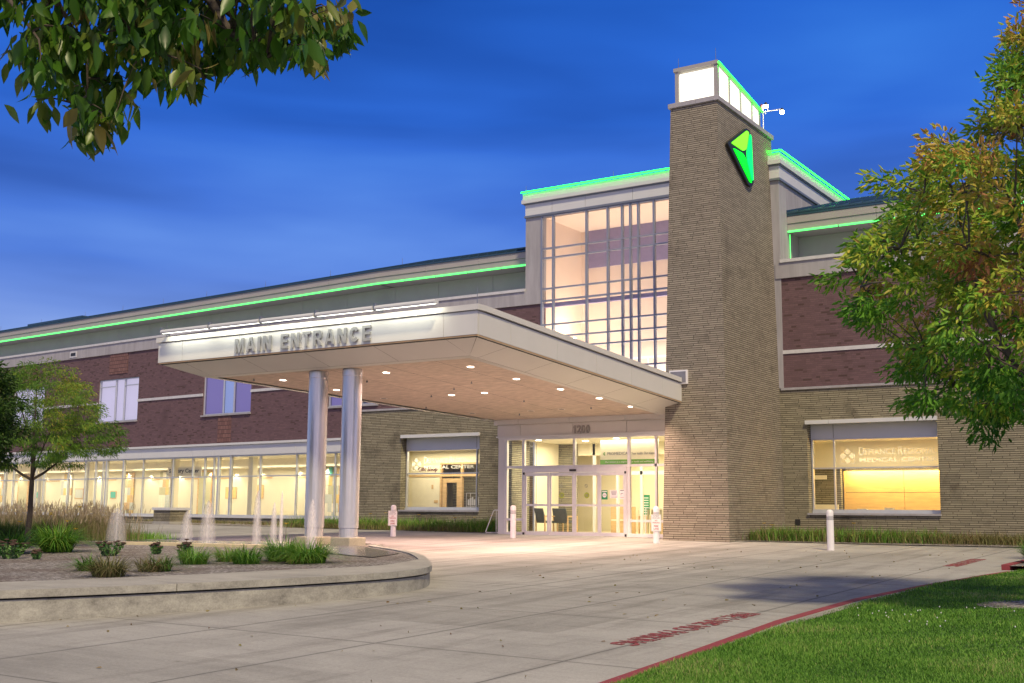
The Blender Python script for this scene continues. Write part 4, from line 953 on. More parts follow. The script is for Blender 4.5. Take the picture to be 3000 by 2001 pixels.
# sliding door set
dh = MB(); dh.box(-22.44, -18.38, YD-.09, YD+.02, 2.17, 2.33); dh.box(-22.455, -22.40, YD-.09, YD+.02, 0, 2.17); dh.box(-18.42, -18.365, YD-.09, YD+.02, 0, 2.17)
H = dh.build('door_header', 'door_metal', ve)
mb = MB(); mb.box(-20.55, -20.30, YD-.13, YD-.085, 2.20, 2.27); mb.build('sensor', 'black_plastic', H)
mb = MB()
for x in (-22.42, -18.40):
    mb.box(x-.03, x+.03, YD-.12, YD-.09, 2.10, 2.18); mb.box(x-.03, x+.03, YD-.12, YD-.09, .02, .10)
mb.build('hinge_cover', 'black_plastic', H)
dx = [-22.40, -21.40, -20.41, -19.42, -18.42]
for i in range(4):
    a, b = dx[i], dx[i+1]; yy = YD-.05 if i in (0, 3) else YD-.02
    mb = MB(); mb.box(a+.005, a+.075, yy-.02, yy+.02, .01, 2.16); mb.box(b-.075, b-.005, yy-.02, yy+.02, .01, 2.16); mb.box(a+.075, b-.075, yy-.02, yy+.02, .01, .14); mb.box(a+.075, b-.075, yy-.02, yy+.02, 2.05, 2.16); mb.box(a+.075, b-.075, yy-.02, yy+.02, 1.01, 1.08)
    d = mb.build('sliding_door', 'door_metal', ve)
    g = MB(); g.poly([(a+.07, yy, .1), (b-.07, yy, .1), (b-.07, yy, 2.1), (a+.07, yy, 2.1)]); g.build('pane', 'glass', d)
    st = MB()
    yf = yy-.022
    if i in (1, 2):
        cx = a+.5
        n = 20
        st.mat('lime_sticker').poly([(cx+.1*math.cos(2*math.pi*k/n), yf, 1.38+.1*math.sin(2*math.pi*k/n)) for k in range(n)])
        for k in range(4): st.mat('sign_grey').box(cx-.06, cx+.06, yf-.003, yf-.001, 1.33+k*.028, 1.342+k*.028)
        for k in range(n):
            p, q = 2*math.pi*k/n, 2*math.pi*(k+1)/n
            st.mat('sign_grey').poly([(cx-.02+.06*math.cos(p), yf, 1.70+.06*math.sin(p)), (cx-.02+.06*math.cos(q), yf, 1.70+.06*math.sin(q)), (cx-.02+.048*math.cos(q), yf, 1.70+.048*math.sin(q)), (cx-.02+.048*math.cos(p), yf, 1.70+.048*math.sin(p))])
        st.poly([(cx-.07, yf, 1.735), (cx-.06, yf, 1.745), (cx+.03, yf, 1.665), (cx+.02, yf, 1.655)])
    if i == 3:
        st.mat('sign_green').box(a+.10, a+.33, yf-.002, yf, 1.24, 1.55); st.mat('sign_white').box(a+.12, a+.31, yf-.004, yf-.002, 1.49, 1.52)
        n = 18
        st.poly([(a+.215+.08*math.cos(2*math.pi*k/n), yf-.003, 1.385+.08*math.sin(2*math.pi*k/n)) for k in range(n)]); st.mat('sign_grey').box(a+.16, a+.27, yf-.006, yf-.004, 1.375, 1.395)
        st.mat('sign_white').box(a+.42, a+.72, yf-.002, yf, 1.28, 1.56); st.mat('sign_grey')
        for k, zz in enumerate((1.51, 1.47, 1.43, 1.39)): st.box(a+.46+.01*k, a+.68-.01*k, yf-.004, yf-.002, zz, zz+.018)
        st.box(a+.47, a+.66, yf-.004, yf-.002, 1.315, 1.325); st.poly([(a+.65, yf-.003, 1.30), (a+.69, yf-.003, 1.32), (a+.65, yf-.003, 1.34)])
        st.mat('sign_white').box(a+.79, a+.97, yf-.002, yf, 1.25, 1.58); st.mat('sign_grey').box(a+.81, a+.95, yf-.004, yf-.002, 1.53, 1.56); st.box(a+.83, a+.92, yf-.004, yf-.002, 1.43, 1.45); st.box(a+.83, a+.85, yf-.004, yf-.002, 1.38, 1.43)
        st.mat('sign_red').box(a+.82, a+.94, yf-.004, yf-.002, 1.30, 1.31)
    if st.v: st.build('door_sticker', None, d)
# house number
hn = thing('house_number', 'raised house number 1200 on the panel above the entrance doors', 'house number', (-20.44, YD-.03, 3.50))
def ring(r0, r1): return [(.5+r0*math.cos(t), .5+.5*math.sin(t)) for t in [math.radians(k) for k in range(92, 449, 17)]]+[(.5+r1*math.cos(t), .5+.34*math.sin(t)) for t in [math.radians(k) for k in range(448, 91, -17)]]
DG = {'1': [(.35, 0), (.85, 0), (.85, 1), (.5, 1), (0, .78), (0, .62), (.35, .74)], '2': [(0, 0), (1, 0), (1, .18), (.40, .18), (.86, .5), (1, .72), (.93, .90), (.75, 1), (.3, 1), (.08, .9), (0, .68), (.27, .66), (.34, .80), (.52, .84), (.68, .8), (.72, .7), (.6, .55), (0, .17)], '0': ring(.5, .24)}
for ch, x, w_ in (('1', .02, .085), ('2', .155, .145), ('0', .335, .145), ('0', .515, .145)):
    mb = MB(); mb.prism([(x+u*w_, v_*.28) for u, v_ in reversed(DG[ch])], 'y', -.05, -.005); mb.build('digit', 'fascia_panel', hn)
# lobby: inner door screen, banner, reception, chairs
it = MB(); y = YM+.1
for x in (-22.9, -21.9, -20.9, -19.9, -18.9, -17.9): it.mat('door_metal').box(x-.05, x+.05, y, y+.1, 0, 3.38)
it.box(-23.2, -16.7, y, y+.1, 2.2, 2.34); it.mat('cream_wall').box(-23.3, -16.7, y, y+.12, 2.95, 3.4)
add(it, 'inner_door_screen')
it = MB(); it.mat('roman_brick').box(-23.44, -23.40, 35.9, 37.1, .1, 3.4); it.mat('cream_wall').box(-23.44, -23.40, 37.6, YM, .1, 3.4)
it.mat('roman_brick').box(-23.4, -22.6, YM+.02, YM+.09, 0, 3.4)
it.mat('wood_trim').box(-21.2, -20.1, YM+4.9, YM+5.18, 0, 2.6); it.mat('wood_panel').box(-19.6, -14.0, YM+4.95, YM+5.18, .0, 2.7); it.mat('grey_panel').box(-20.6, -20.1, YM+4.8, YM+4.9, 0, 2.1)
add(it, 'lobby_panel')
bn = thing('hanging_banner', 'cream banner with a green stripe hanging inside above the entrance doors', 'banner', (-19.9, YD+.9, 0))
mb = MB(); mb.box(0, 2.25, 0, .01, 2.62, 3.30); mb.build('cloth', 'white_wall', bn)
mb = MB(); mb.box(0, 2.25, -.004, .0, 2.44, 2.62); mb.build('green_stripe', 'leaf_green_sign', bn)
mb = MB().mat('sign_grey'); put_text(mb, 'PROMEDICA', (.28, -.008, 2.78), (1, 0, 0), (0, 0, 1), .80, .10, .002); put_text(mb, '|', (1.14, -.008, 2.76), (1, 0, 0), (0, 0, 1), .01, .15, .002); put_text(mb, 'Your health. Our mission.', (1.22, -.008, 2.78), (1, 0, 0), (0, 0, 1), .95, .09, .002)
mb.mat('leaf_green_sign').poly([(.10, -.008, 2.83), (.20, -.008, 2.90), (.18, -.008, 2.83)]).poly([(.10, -.008, 2.82), (.18, -.008, 2.82), (.20, -.008, 2.75)])
mb.mat('sign_white'); put_text(mb, 'Our mission is to improve your health and well-being', (.2, -.012, 2.50), (1, 0, 0), (0, 0, 1), 1.85, .07, .002)
mb.build('lettering', None, bn)
def chair(x, y, rz, mat, label, wide=.6):
    t = thing('armchair', label, 'chair', (x, y, .02), rz, 'chairs inside the entrance')
    mb = MB(); mb.box(-wide/2+.05, wide/2-.05, -.25, .25, .40, .48); mb.build('seat', mat, t, bevel=.02)
    mb = MB(); mb.hexa([(-wide/2+.04, .20, .46), (wide/2-.04, .20, .46), (wide/2-.04, .26, .46), (-wide/2+.04, .26, .46)], [(-wide/2+.04, .32, .92), (wide/2-.04, .32, .92), (wide/2-.04, .37, .92), (-wide/2+.04, .37, .92)]); mb.build('backrest', mat, t, bevel=.02)
    for sx in (-1, 1):
        mb = MB(); mb.box(sx*(wide/2-.03)-.02, sx*(wide/2-.03)+.02, -.27, .28, .62, .66); mb.build('armrest', 'wood_trim', t)
        for yy in (-.25, .26):
            mb = MB(); mb.box(sx*(wide/2-.03)-.02, sx*(wide/2-.03)+.02, yy-.02, yy+.02, 0, .62); mb.build('leg', 'wood_trim', t)
    return t
chair(-22.15, 36.3, math.radians(150), 'fabric_grey', 'wooden armchair with dark seat behind the left sliding door', .72)
chair(-21.5, 36.5, math.radians(170), 'fabric_grey', 'second dark seated wooden armchair nearer the door middle', .72)
chair(-20.3, YM+1.5, math.radians(60), 'fabric_cream', 'cream armchair seen through the middle of the sliding doors')
chair(-19.5, YM+1.6, math.radians(200), 'fabric_cream', 'cream tub chair seen behind the rightmost sliding door')
chair(-18.8, YM+1.7, math.radians(185), 'fabric_cream', 'patterned cream chair beside the cream tub chair')
rd = thing('reception_desk', 'pale wooden cabinet standing behind the second sliding door', 'cabinet', (-21.1, YM+.9, .02))
mb = MB(); mb.box(-.4, .4, -.2, .3, 0, 1.0); mb.build('cabinet', 'wood_trim', rd); mb = MB(); mb.box(-.38, .38, -.215, -.2, .48, .53); mb.build('drawer_rail', 'white_wall', rd)
nb = thing('notice_board', 'green and white notice board on a stand behind the sliding doors', 'notice board', (-20.05, YM+.7, .02))
mb = MB(); mb.tube([(0, 0, 0), (0, 0, 1.5)], .015, 6); mb.box(-.2, .2, -.15, .15, 0, .02); mb.build('stand', 'door_metal', nb)
mb = MB(); mb.box(-.2, .2, -.02, .0, .72, 1.45); mb.build('board', 'sign_green', nb); mb = MB()
for k in range(7): mb.box(-.15, .15, -.024, -.021, .78+k*.09, .81+k*.09)
mb.build('lettering', 'sign_white', nb)
us = thing('umbrella_stand', 'slim dark folded umbrellas in a white rack right of the doors', 'umbrella stand', (-17.75, YD+.8, .02))
mb = MB(); mb.box(-.35, .35, -.1, .1, 0, .03); mb.tube([(-.35, 0, .95), (.35, 0, .95)], .015, 6); mb.tube([(-.35, 0, 0), (-.35, 0, .95)], .015, 6); mb.tube([(.35, 0, 0), (.35, 0, .95)], .015, 6); mb.build('rack', 'white_paint', us)
for k in range(4):
    mb = MB(); mb.tube([(-.25+k*.15, -.03, .08), (-.24+k*.15, -.03, .9)], [.02, .045], 7); mb.build('umbrella', 'olive_panel', us)
mb = MB()
for x, yy in ((-22.7, 36.6), (-21.3, 37.6), (-19.6, 36.8), (-18.0, 37.8)): mb.lathe((x, yy), ((.11, 3.385), (.11, 3.395)), 14)
mb.build('ceiling_light', 'ceiling_glow', ve)
area('vestibule_light', (-20.2, 37.2, 3.30), (0, 0, 0), 5.5, 2.5, 230, (1, .88, .62)); area('lobby_light', (-20, YM+2.6, 3.3), (0, 0, 0), 7, 3, 300, (1, .86, .56))
# ------------------------------------------------------------------ canopy
cn = thing('entrance_canopy', 'broad white panelled entrance canopy on twin steel columns', 'canopy', (0, 0, 0))
SL = .0595
def zc(y, z0): return z0-SL*(y-22.9)
XRt = -15.95; YB = 35.2
def xl(y): return -27.3+.25*(y-22.9)
def cbox(mb, x0a, x1a, y0, x0b, x1b, y1, z0, z1):
    """block between y0 and y1 following the canopy's fall; x ranges at either end"""
    return mb.hexa([(x0a, y0, zc(y0, z0)), (x1a, y0, zc(y0, z0)), (x1b, y1, zc(y1, z0)), (x0b, y1, zc(y1, z0))], [(x0a, y0, zc(y0, z1)), (x1a, y0, zc(y0, z1)), (x1b, y1, zc(y1, z1)), (x0b, y1, zc(y1, z1))])
mb = MB(); cbox(mb, xl(22.95)+.05, XRt-.05, 22.95, xl(YB)+.05, XRt-.05, YB, 4.98, 5.68); mb.build('canopy_core', 'dark_joint', cn)
mb = MB(); jf = [-27.3, -26.27, -23.98, -21.65, -19.25, -16.95, XRt]
for a, b in zip(jf, jf[1:]): mb.hexa([(a+.006, 22.90, 5.03), (b-.006, 22.90, 5.03), (b-.006, 22.96, 5.03), (a+.006, 22.96, 5.03)], [(a+.006, 22.90, 5.605), (b-.006, 22.90, 5.605), (b-.006, 22.96, 5.605), (a+.006, 22.96, 5.605)])
js = [22.97, 24.38, 26.63, 28.8, 30.92, 33.03, YB]
for a, b in zip(js, js[1:]): cbox(mb, XRt-.06, XRt, a+.006, XRt-.06, XRt, b-.006, 5.03, 5.605); cbox(mb, xl(a), xl(a)+.06, a+.006, xl(b), xl(b)+.06, b-.006, 5.03, 5.605)
mb.build('fascia_panel', 'canopy_panel', cn)
mb = MB(); mb.hexa([(-27.36, 22.85, 5.62), (XRt+.05, 22.85, 5.62), (XRt+.05, 23.2, 5.62), (-27.36, 23.2, 5.62)], [(-27.36, 22.85, 5.76), (XRt+.05, 22.85, 5.76), (XRt+.05, 23.2, 5.76), (-27.36, 23.2, 5.76)])
cbox(mb, XRt-.3, XRt+.05, 23.202, XRt-.3, XRt+.05, YB, 5.62+SL*.3, 5.76+SL*.3); cbox(mb, xl(23.2)-.05, xl(23.2)+.3, 23.202, xl(YB)-.05, xl(YB)+.3, YB, 5.62+SL*.3, 5.76+SL*.3)
mb.build('coping', 'canopy_panel', cn)
# sloping underside panels
YI = 24.05; XI = -16.97; ZI = 4.77
mb = MB(); jf2 = [-27.27]+jf[1:-1]+[XRt-.01]
def inner(a): return min(max(a, xl(YI)+.35), XI)
for a, b in zip(jf2, jf2[1:]):
    a_, b_ = a+.006, b-.006; mb.poly([(inner(a_), YI, zc(YI, ZI)), (inner(b_), YI, zc(YI, ZI)), (b_, 22.915, 5.0), (a_, 22.915, 5.0)])
for a, b in zip([22.93]+js[1:-1], js[1:]):
    a_, b_ = a+.006, b-.006; ia = max(a_, YI)
    mb.poly([(XI, ia, zc(ia, ZI)), (XI, b_, zc(b_, ZI)), (XRt-.015, b_, zc(b_, 5.0)), (XRt-.015, a_, zc(a_, 5.0))])
    mb.poly([(xl(b_)+.35, b_, zc(b_, ZI)), (xl(ia)+.35, ia, zc(ia, ZI)), (xl(a_)+.015, a_, zc(a_, 5.0)), (xl(b_)+.015, b_, zc(b_, 5.0))])
mb.build('underside_panel', 'canopy_panel', cn)
mb = MB(); mb.hexa([(-27.27, 22.915, 4.995), (XRt-.012, 22.915, 4.995), (XRt-.012, 22.95, 4.995), (-27.27, 22.95, 4.995)], [(-27.27, 22.915, 5.028), (XRt-.012, 22.915, 5.028), (XRt-.012, 22.95, 5.028), (-27.27, 22.95, 5.028)])
cbox(mb, XRt-.05, XRt-.012, 22.95, XRt-.05, XRt-.012, YB, 4.998, 5.028); mb.build('drip_edge', 'wood_trim', cn)
mb = MB(); zz = ZI-.004
def lipq(p): mb.poly([(x, y, zc(y, zz)) for x, y in p])
lipq([(xl(YI)+.35, YI), (xl(YB)+.35, YB), (xl(YB)+.6, YB), (xl(YI+.28)+.6, YI+.28)]); lipq([(xl(YI)+.35, YI), (xl(YI+.28)+.6, YI+.28), (XI-.22, YI+.28), (XI, YI)]); lipq([(XI, YI), (XI-.22, YI+.28), (XI-.22, YB), (XI, YB)])
mb.build('soffit_edge', 'canopy_panel', cn)
# soffit board with open joints
mb = MB(); xs = [None, -24.4, -22.15, -20.2, -18.4, XI-.22]
y0, y1 = YI+.29, YB
for i in range(5):
    a0 = xl(y0)+.6 if i == 0 else xs[i]+.008; a1 = xl(y1)+.6 if i == 0 else max(xs[i]+.008, xl(y1)+.6); b0 = xs[i+1]-.008; b1 = max(b0, a1+.01)
    mb.poly([(a1, y1, zc(y1, ZI+.03)), (b1, y1, zc(y1, ZI+.03)), (b0, y0, zc(y0, ZI+.03)), (a0, y0, zc(y0, ZI+.03))])
mb.build('soffit', 'soffit_plaster', cn)
mb = MB(); mb.poly([(xl(YB)+.5, YB, zc(YB, ZI+.06)), (XI-.2, YB, zc(YB, ZI+.06)), (XI-.2, YI+.2, zc(YI, ZI+.06)), (xl(YI)+.5, YI+.2, zc(YI, ZI+.06))]); mb.build('soffit_backing', 'dark_joint', cn)
LIT = [(-24.8, 25.5), (-20.85, 25.5), (-18.0, 25.55), (-24.5, 27.56), (-21.55, 29.59), (-20.28, 29.54), (-17.9, 27.66), (-17.66, 29.68), (-17.42, 31.61), (-17.3, 33.49)]
DK = [(-24.2, 29.51), (-23.4, 33.35), (-21.04, 33.43), (-19.8, 33.35)]
for x, y in LIT+DK:
    z = zc(y, ZI+.03); lit = (x, y) in LIT
    mb = MB(); n = 18
    ring = [(x+.125*math.cos(2*math.pi*k/n), y+.125*math.sin(2*math.pi*k/n)) for k in range(n)]; ri = [(x+.10*math.cos(2*math.pi*k/n), y+.10*math.sin(2*math.pi*k/n)) for k in range(n)]
    for k in range(n):
        j = (k+1) % n; mb.poly([(*ring[j], zc(ring[j][1], ZI+.022)), (*ring[k], zc(ring[k][1], ZI+.022)), (*ri[k], zc(ri[k][1], ZI+.018)), (*ri[j], zc(ri[j][1], ZI+.018))])
    d = mb.build('downlight', 'white_paint', cn)
    mb = MB(); mb.poly([(p[0], p[1], zc(p[1], ZI+.024)) for p in reversed(ri)]); mb.build('lens', 'downlight_glow' if lit else 'black_plastic', d)
    if lit:
        l = bpy.data.lights.new('downlight_beam', 'SPOT'); l.energy = 420; l.color = (1, .64, .49); l.spot_size = math.radians(150); l.spot_blend = .8; l.shadow_soft_size = .1
        o = bpy.data.objects.new('downlight_beam', l); COL.objects.link(o); o.location = (x, y, z-.03)
mb = MB()
for x, y in ((-25.5, 25.0), (-22.3, 26.4), (-19.4, 27.6), (-22.2, 29.4), (-19.9, 31.2), (-24.0, 31.5), (-21.8, 33.9), (-18.6, 33.2), (-20.6, 28.4)): mb.lathe((x, y), ((.02, zc(y, ZI+.03)-.07), (.035, zc(y, ZI+.03)-.05), (.012, zc(y, ZI+.03)-.03), (.012, zc(y, ZI+.03))), 8)
mb.build('sprinkler_head', 'frame_dark', cn)
mb = MB(); cbox(mb, xl(23.3)+.3, XRt-.3, 23.3, xl(YB)+.3, XRt-.3, YB-.05, 5.69, 5.70); mb.build('roof_membrane', 'recess_panel', cn)
for r_ in RODS: r_.build('lightning_rod', 'frame_dark', cn)
for i, (x, y) in enumerate(((-22.68, 24.75), (-21.43, 24.75))):
    top = zc(y, ZI+.03)
    mb = MB(); mb.lathe((x, y), ((.255, .08), (.255, .33), (.25, .331), (.25, .34), (.275, .341), (.275, top-.20), (.285, top-.19), (.285, top)), 40)
    s_ = mb.build('column', 'brushed_steel', cn, smooth=True)
    mb = MB(); mb.box(x-.34, x+.34, y-.34, y+.34, -.4, .085); mb.build('column_base', 'stone_block', s_, bevel=.02)
# light troughs over the lettering
for i, a in enumerate((-26.86, -24.87, -22.88, -20.89, -18.90)):
    t = thing('sign_light', ['white light trough at the outer left end of the canopy edge', 'second light trough from the outer left canopy corner', 'middle light trough above the entrance lettering', 'fourth light trough along the canopy edge above the last letters', 'light trough nearest the right canopy corner'][i], 'light fixture', (a, 22.62, 5.86), 0, 'light troughs along the canopy front edge')
    pf = [(.08*math.cos(math.radians(k)), .08*math.sin(math.radians(k))) for k in range(-35, 216, 25)]
    mb = MB(); mb.prism([(u, v_*.9) for u, v_ in pf], 'x', 0.02, 1.93); mb.build('housing', 'panel_metal', t)
    mb = MB(); mb.box(.05, 1.9, -.025, .025, -.045, -.02); mb.build('tube', 'tube_glow', t)
    mb = MB(); mb.box(-.02, .02, -.03, .30, -.06, .06); mb.box(-.035, .035, -.05, .05, .0, .13); mb.build('bracket', 'frame_dark', t)
    area('sign_light_beam', (a+.97, 22.62, 5.785), (math.radians(28), 0, 0), 1.8, .12, 6, (1, 1, .78))
# raised lettering
ln = thing('main_entrance_lettering', 'raised grey MAIN ENTRANCE letters on the canopy front', 'lettering', (0, 0, 0))
def arc(a0, a1, r, n, sx=1, cx=.5, cy=.5): return [(cx+r*sx*math.cos(math.radians(a0+(a1-a0)*i/n)), cy+r*math.sin(math.radians(a0+(a1-a0)*i/n))) for i in range(n+1)]
GL = {'M': (.86, [[(0, 0), (.2, 0), (.2, .66), (.4, 0), (.6, 0), (.8, .66), (.8, 0), (1, 0), (1, 1), (.71, 1), (.5, .32), (.29, 1), (0, 1)]]),
      'A': (.80, [[(0, 0), (.25, 0), (.31, .20), (.5, .20), (.5, .39), (.37, .39), (.5, .80), (.5, 1), (.36, 1)], [(1, 0), (.64, 1), (.5, 1), (.5, .80), (.63, .39), (.5, .39), (.5, .20), (.69, .20), (.75, 0)]]),
      'I': (.24, [[(0, 0), (1, 0), (1, 1), (0, 1)]]),
      'N': (.76, [[(0, 0), (.27, 0), (.27, .62), (.70, 0), (1, 0), (1, 1), (.73, 1), (.73, .38), (.30, 1), (0, 1)]]),
      'E': (.66, [[(0, 0), (1, 0), (1, .18), (.33, .18), (.33, .42), (.92, .42), (.92, .60), (.33, .60), (.33, .82), (1, .82), (1, 1), (0, 1)]]),
      'T': (.70, [[(.35, 0), (.65, 0), (.65, .81), (1, .81), (1, 1), (0, 1), (0, .81), (.35, .81)]]),
      'R': (.76, [[(0, 0), (.28, 0), (.28, .38), (.46, .38), (.70, 0), (1, 0), (.74, .42), (.89, .50), (.95, .62), (.95, .80), (.87, .94), (.70, 1), (0, 1), (0, .705), (.28, .705), (.28, .81), (.60, .81), (.67, .75), (.67, .63), (.60, .56), (.28, .56), (.28, .695), (0, .695)]]),
      'C': (.80, [arc(38, 322, .5, 16)+arc(322, 38, .27, 12, .85)])}
def letters(body, x0, x1, z0, z1, y):
    h = z1-z0; ws = [GL[c][0] for c in body]; gap = (x1-x0-sum(ws)*h)/(len(body)-1) if (x1-x0) > sum(ws)*h else .02; x = x0
    k = min(1, (x1-x0-.03*(len(body)-1))/(sum(ws)*h)); gap = (x1-x0-sum(ws)*h*k)/(len(body)-1)
    for ch in body:
        w_, P = GL[ch]; mb = MB()
        for p in P: mb.prism([(x+u*w_*h*k, z0+v_*h) for u, v_ in reversed(p)], 'y', y-.012, y+.02)
        mb.build('letter', 'letter_grey', ln); x += w_*h*k+gap
letters('MAIN', -24.10, -22.72, 5.10, 5.50, 22.86); letters('ENTRANCE', -22.36, -19.24, 5.10, 5.50, 22.86)
# small dark window above the canopy, against the tower
mb = MB(); mb.box(-16.35, -15.72, 34.33, 34.46, 4.9, 5.35); o = mb.build('louvre_frame', 'white_paint', tb)
mb = MB(); mb.box(-16.3, -15.77, 34.31, 34.33, 4.95, 5.30); mb.build('louvre', 'sign_grey', o)
# ------------------------------------------------------------------ street furniture
def bollard(x, y, h, sign, label):
    z = gz(x, y); t = thing('bollard', label, 'bollard', (x, y, z), 0, 'white bollards in front of the entrance')
    r = .095
    mb = MB(); mb.lathe((0, 0), ((r, -.05), (r, h-.28), (r*.97, h-.279)), 24); mb.build('post', 'white_paint', t, smooth=True)
    mb = MB(); mb.lathe((0, 0), ((r, h-.175), (r, h-.085), (r*.93, h-.05), (r*.72, h-.018), (r*.4, h-.003), (.004, h)), 24); mb.build('dome', 'white_paint', t, smooth=True)
    mb = MB(); mb.lathe((0, 0), ((r*.86, h-.28), (r*.86, h-.175)), 20); mb.build('lamp_slot', 'sign_grey', t)
    mb = MB()
    for k in range(3): mb.lathe((0, 0), ((r, h-.262+k*.03), (r*1.005, h-.250+k*.03), (r, h-.246+k*.03)), 24)
    mb.build('louvre_ring', 'white_paint', t)
    if sign:
        # sign plate turned to the approaching cars
        d = Vector((.55, -.83, 0)).normalized(); u = Vector((-d.y, d.x, 0)); 
        if u.x < 0: u = -u
        o = Vector((0, 0, 0))+d*(r+.02)-u*(.17); 
        mb = MB(); w_, hh, z0 = .30, .50, .36
        def q(a, b, c): p = o+u*a+d*c; return (p.x, p.y, z0+b)
        mb.hexa([q(0, 0, 0), q(w_, 0, 0), q(w_, 0, -.006), q(0, 0, -.006)], [q(0, hh, 0), q(w_, hh, 0), q(w_, hh, -.006), q(0, hh, -.006)]); pl = mb.build('sign_plate', 'sign_white', t)
        mb = MB()
        def line(body, b, hh_, wd, mat):
            mb.mat(mat); p = q((w_-wd)/2, b, .002); put_text(mb, body, p, u, (0, 0, 1), wd, hh_, .001, .015)
        line('PATIENT', .435, .035, .19, 'sign_grey'); line('DROP-OFF', .375, .035, .22, 'sign_grey'); line('NO', .30, .038, .07, 'sign_red'); line('PARKING', .235, .038, .21, 'sign_red'); line('FIRE', .125, .055, .13, 'sign_red'); line('LANE', .045, .055, .15, 'sign_red')
        mb.mat('sign_grey')
        for a in ((.01, .01, w_-.01, .014), (.01, hh-.014, w_-.01, hh-.01), (.01, .01, .013, hh-.01), (w_-.013, .01, w_-.01, hh-.01)):
            mb.poly([q(a[0], a[1], .002), q(a[2], a[1], .002), q(a[2], a[3], .002), q(a[0], a[3], .002)])
        mb.build('sign_lettering', None, pl)
bollard(-10.41, 31.84, 1.09, False, 'plain white bollard standing alone before the wide window right of the tower')
bollard(-21.43, 32.98, 1.07, False, 'plain white bollard at the left end of the sliding doors')
bollard(-25.45, 31.7, 1.06, True, 'white bollard with a fire lane sign before the gift shop window wall')
bollard(-15.96, 32.5, 1.10, True, 'white bollard with a fire lane sign at the foot of the tower')
# small white rail left of the doors
t = thing('guard_rail', 'short white tubular rail beside the left corner of the entrance', 'railing', (-24.1, 35.55, .03))
mb = MB(); mb.tube([(-.15, 0, 0), (-.18, 0, .06), (.12, .05, .80), (.16, .06, .83), (.62, .1, .83)], .018, 8); mb.tube([(-.15, 0, .03), (.60, .1, .03)], .014, 6); mb.build('rail', 'white_paint', t)
mb = MB()
for k in range(4): mb.tube([(.24+k*.12, .05+k*.012, .03), (.24+k*.12, .05+k*.012, .82)], .010, 6)
mb.build('bar', 'white_paint', t)
# brick pedestal
t = thing('brick_pedestal', 'low square brick pedestal with pale stone cap before the corridor window', 'pedestal', (-42.1, 36.5, .13), A)
mb = MB(); mb.box(-.6, .6, -.5, .5, -.1, .62); mb.build('shaft', 'roman_brick', t); mb = MB(); mb.box(-.66, .66, -.56, .56, .62, .74); mb.build('cap', 'coping', t); mb = MB(); mb.box(-.63, .63, -.53, .53, -.1, .12); mb.build('plinth', 'concrete_cap', t)
# fountain jets
jets = [(360, 32.5, .95, .26, 'leftmost fountain jet, a broad soft dome of water by the tall grasses'), (563, 32.2, .88, .17, 'short rounded fountain jet second from the left'), (624, 31.6, 1.15, .21, 'broad dome shaped fountain jet third from the left'), (766, 31.4, 1.42, .12, 'slim leaning fountain jet with thin falling streams'), (815, 32.4, 1.12, .10, 'pale fountain jet just left of the thinnest one'), (836, 32.8, 1.42, .06, 'thinnest tall fountain jet left of the twin columns'), (925, 30.2, 1.2, .13, 'pale fountain jet in front of the left steel column')]
jets = [(*tuple(at(f, (px-1500)/3446*f))[:2], h, r, lab) for px, f, h, r, lab in jets]
for x, y, h, r, lab in jets:
    t = thing('fountain_jet', lab, 'fountain jet', (x, y, -.11), random.uniform(0, 6), 'fountain jets in the plaza')
    mb = MB(); mb.tube([(0, 0, 0), (.01, 0, h*.5), (.015, 0, h*.97)], [.022, .032, .02], 10); mb.build('jet', 'water_spray', t, smooth=True)
    mb = MB(); k = 12; mb.lathe((0, 0), [(r*1.2, 0)]+[(r*1.15*(.95-.35*(i/k)**1.5)*math.sqrt(max(0, 1-(i/k)**5)), h*i/k) for i in range(1, k)]+[(.01, h*1.01)], 24); mb.build('spray', 'water_spray', t, smooth=True)
    mb = MB(); mb.lathe((0, 0), ((.05, -.02), (.05, .012), (.02, .02)), 12); mb.build('nozzle', 'frame_dark', t)
# ------------------------------------------------------------------ vegetation (numpy)
def mesh_np(name, V, Fq, tint, mat, parent=None, loc=None):
    me = bpy.data.meshes.new(name); V = np.asarray(V, np.float32); Fq = np.asarray(Fq, np.int32); n, k = Fq.shape
    me.vertices.add(len(V)); me.vertices.foreach_set('co', V.ravel()); me.loops.add(n*k); me.loops.foreach_set('vertex_index', Fq.ravel())
    me.polygons.add(n); me.polygons.foreach_set('loop_start', np.arange(0, n*k, k, dtype=np.int32)); me.polygons.foreach_set('loop_total', np.full(n, k, np.int32))
    me.update(calc_edges=True); a = me.attributes.new('tint', 'FLOAT', 'FACE'); a.data.foreach_set('value', np.clip(np.asarray(tint, np.float32), 0, 1))
    me.materials.append(MATS[mat]); o = bpy.data.objects.new(name, me); COL.objects.link(o)
    if loc is not None: o.location = loc
    if parent is not None: o.parent = parent
    return o
def nrm(a): return a/np.maximum(1e-9, np.linalg.norm(a, axis=-1, keepdims=True))
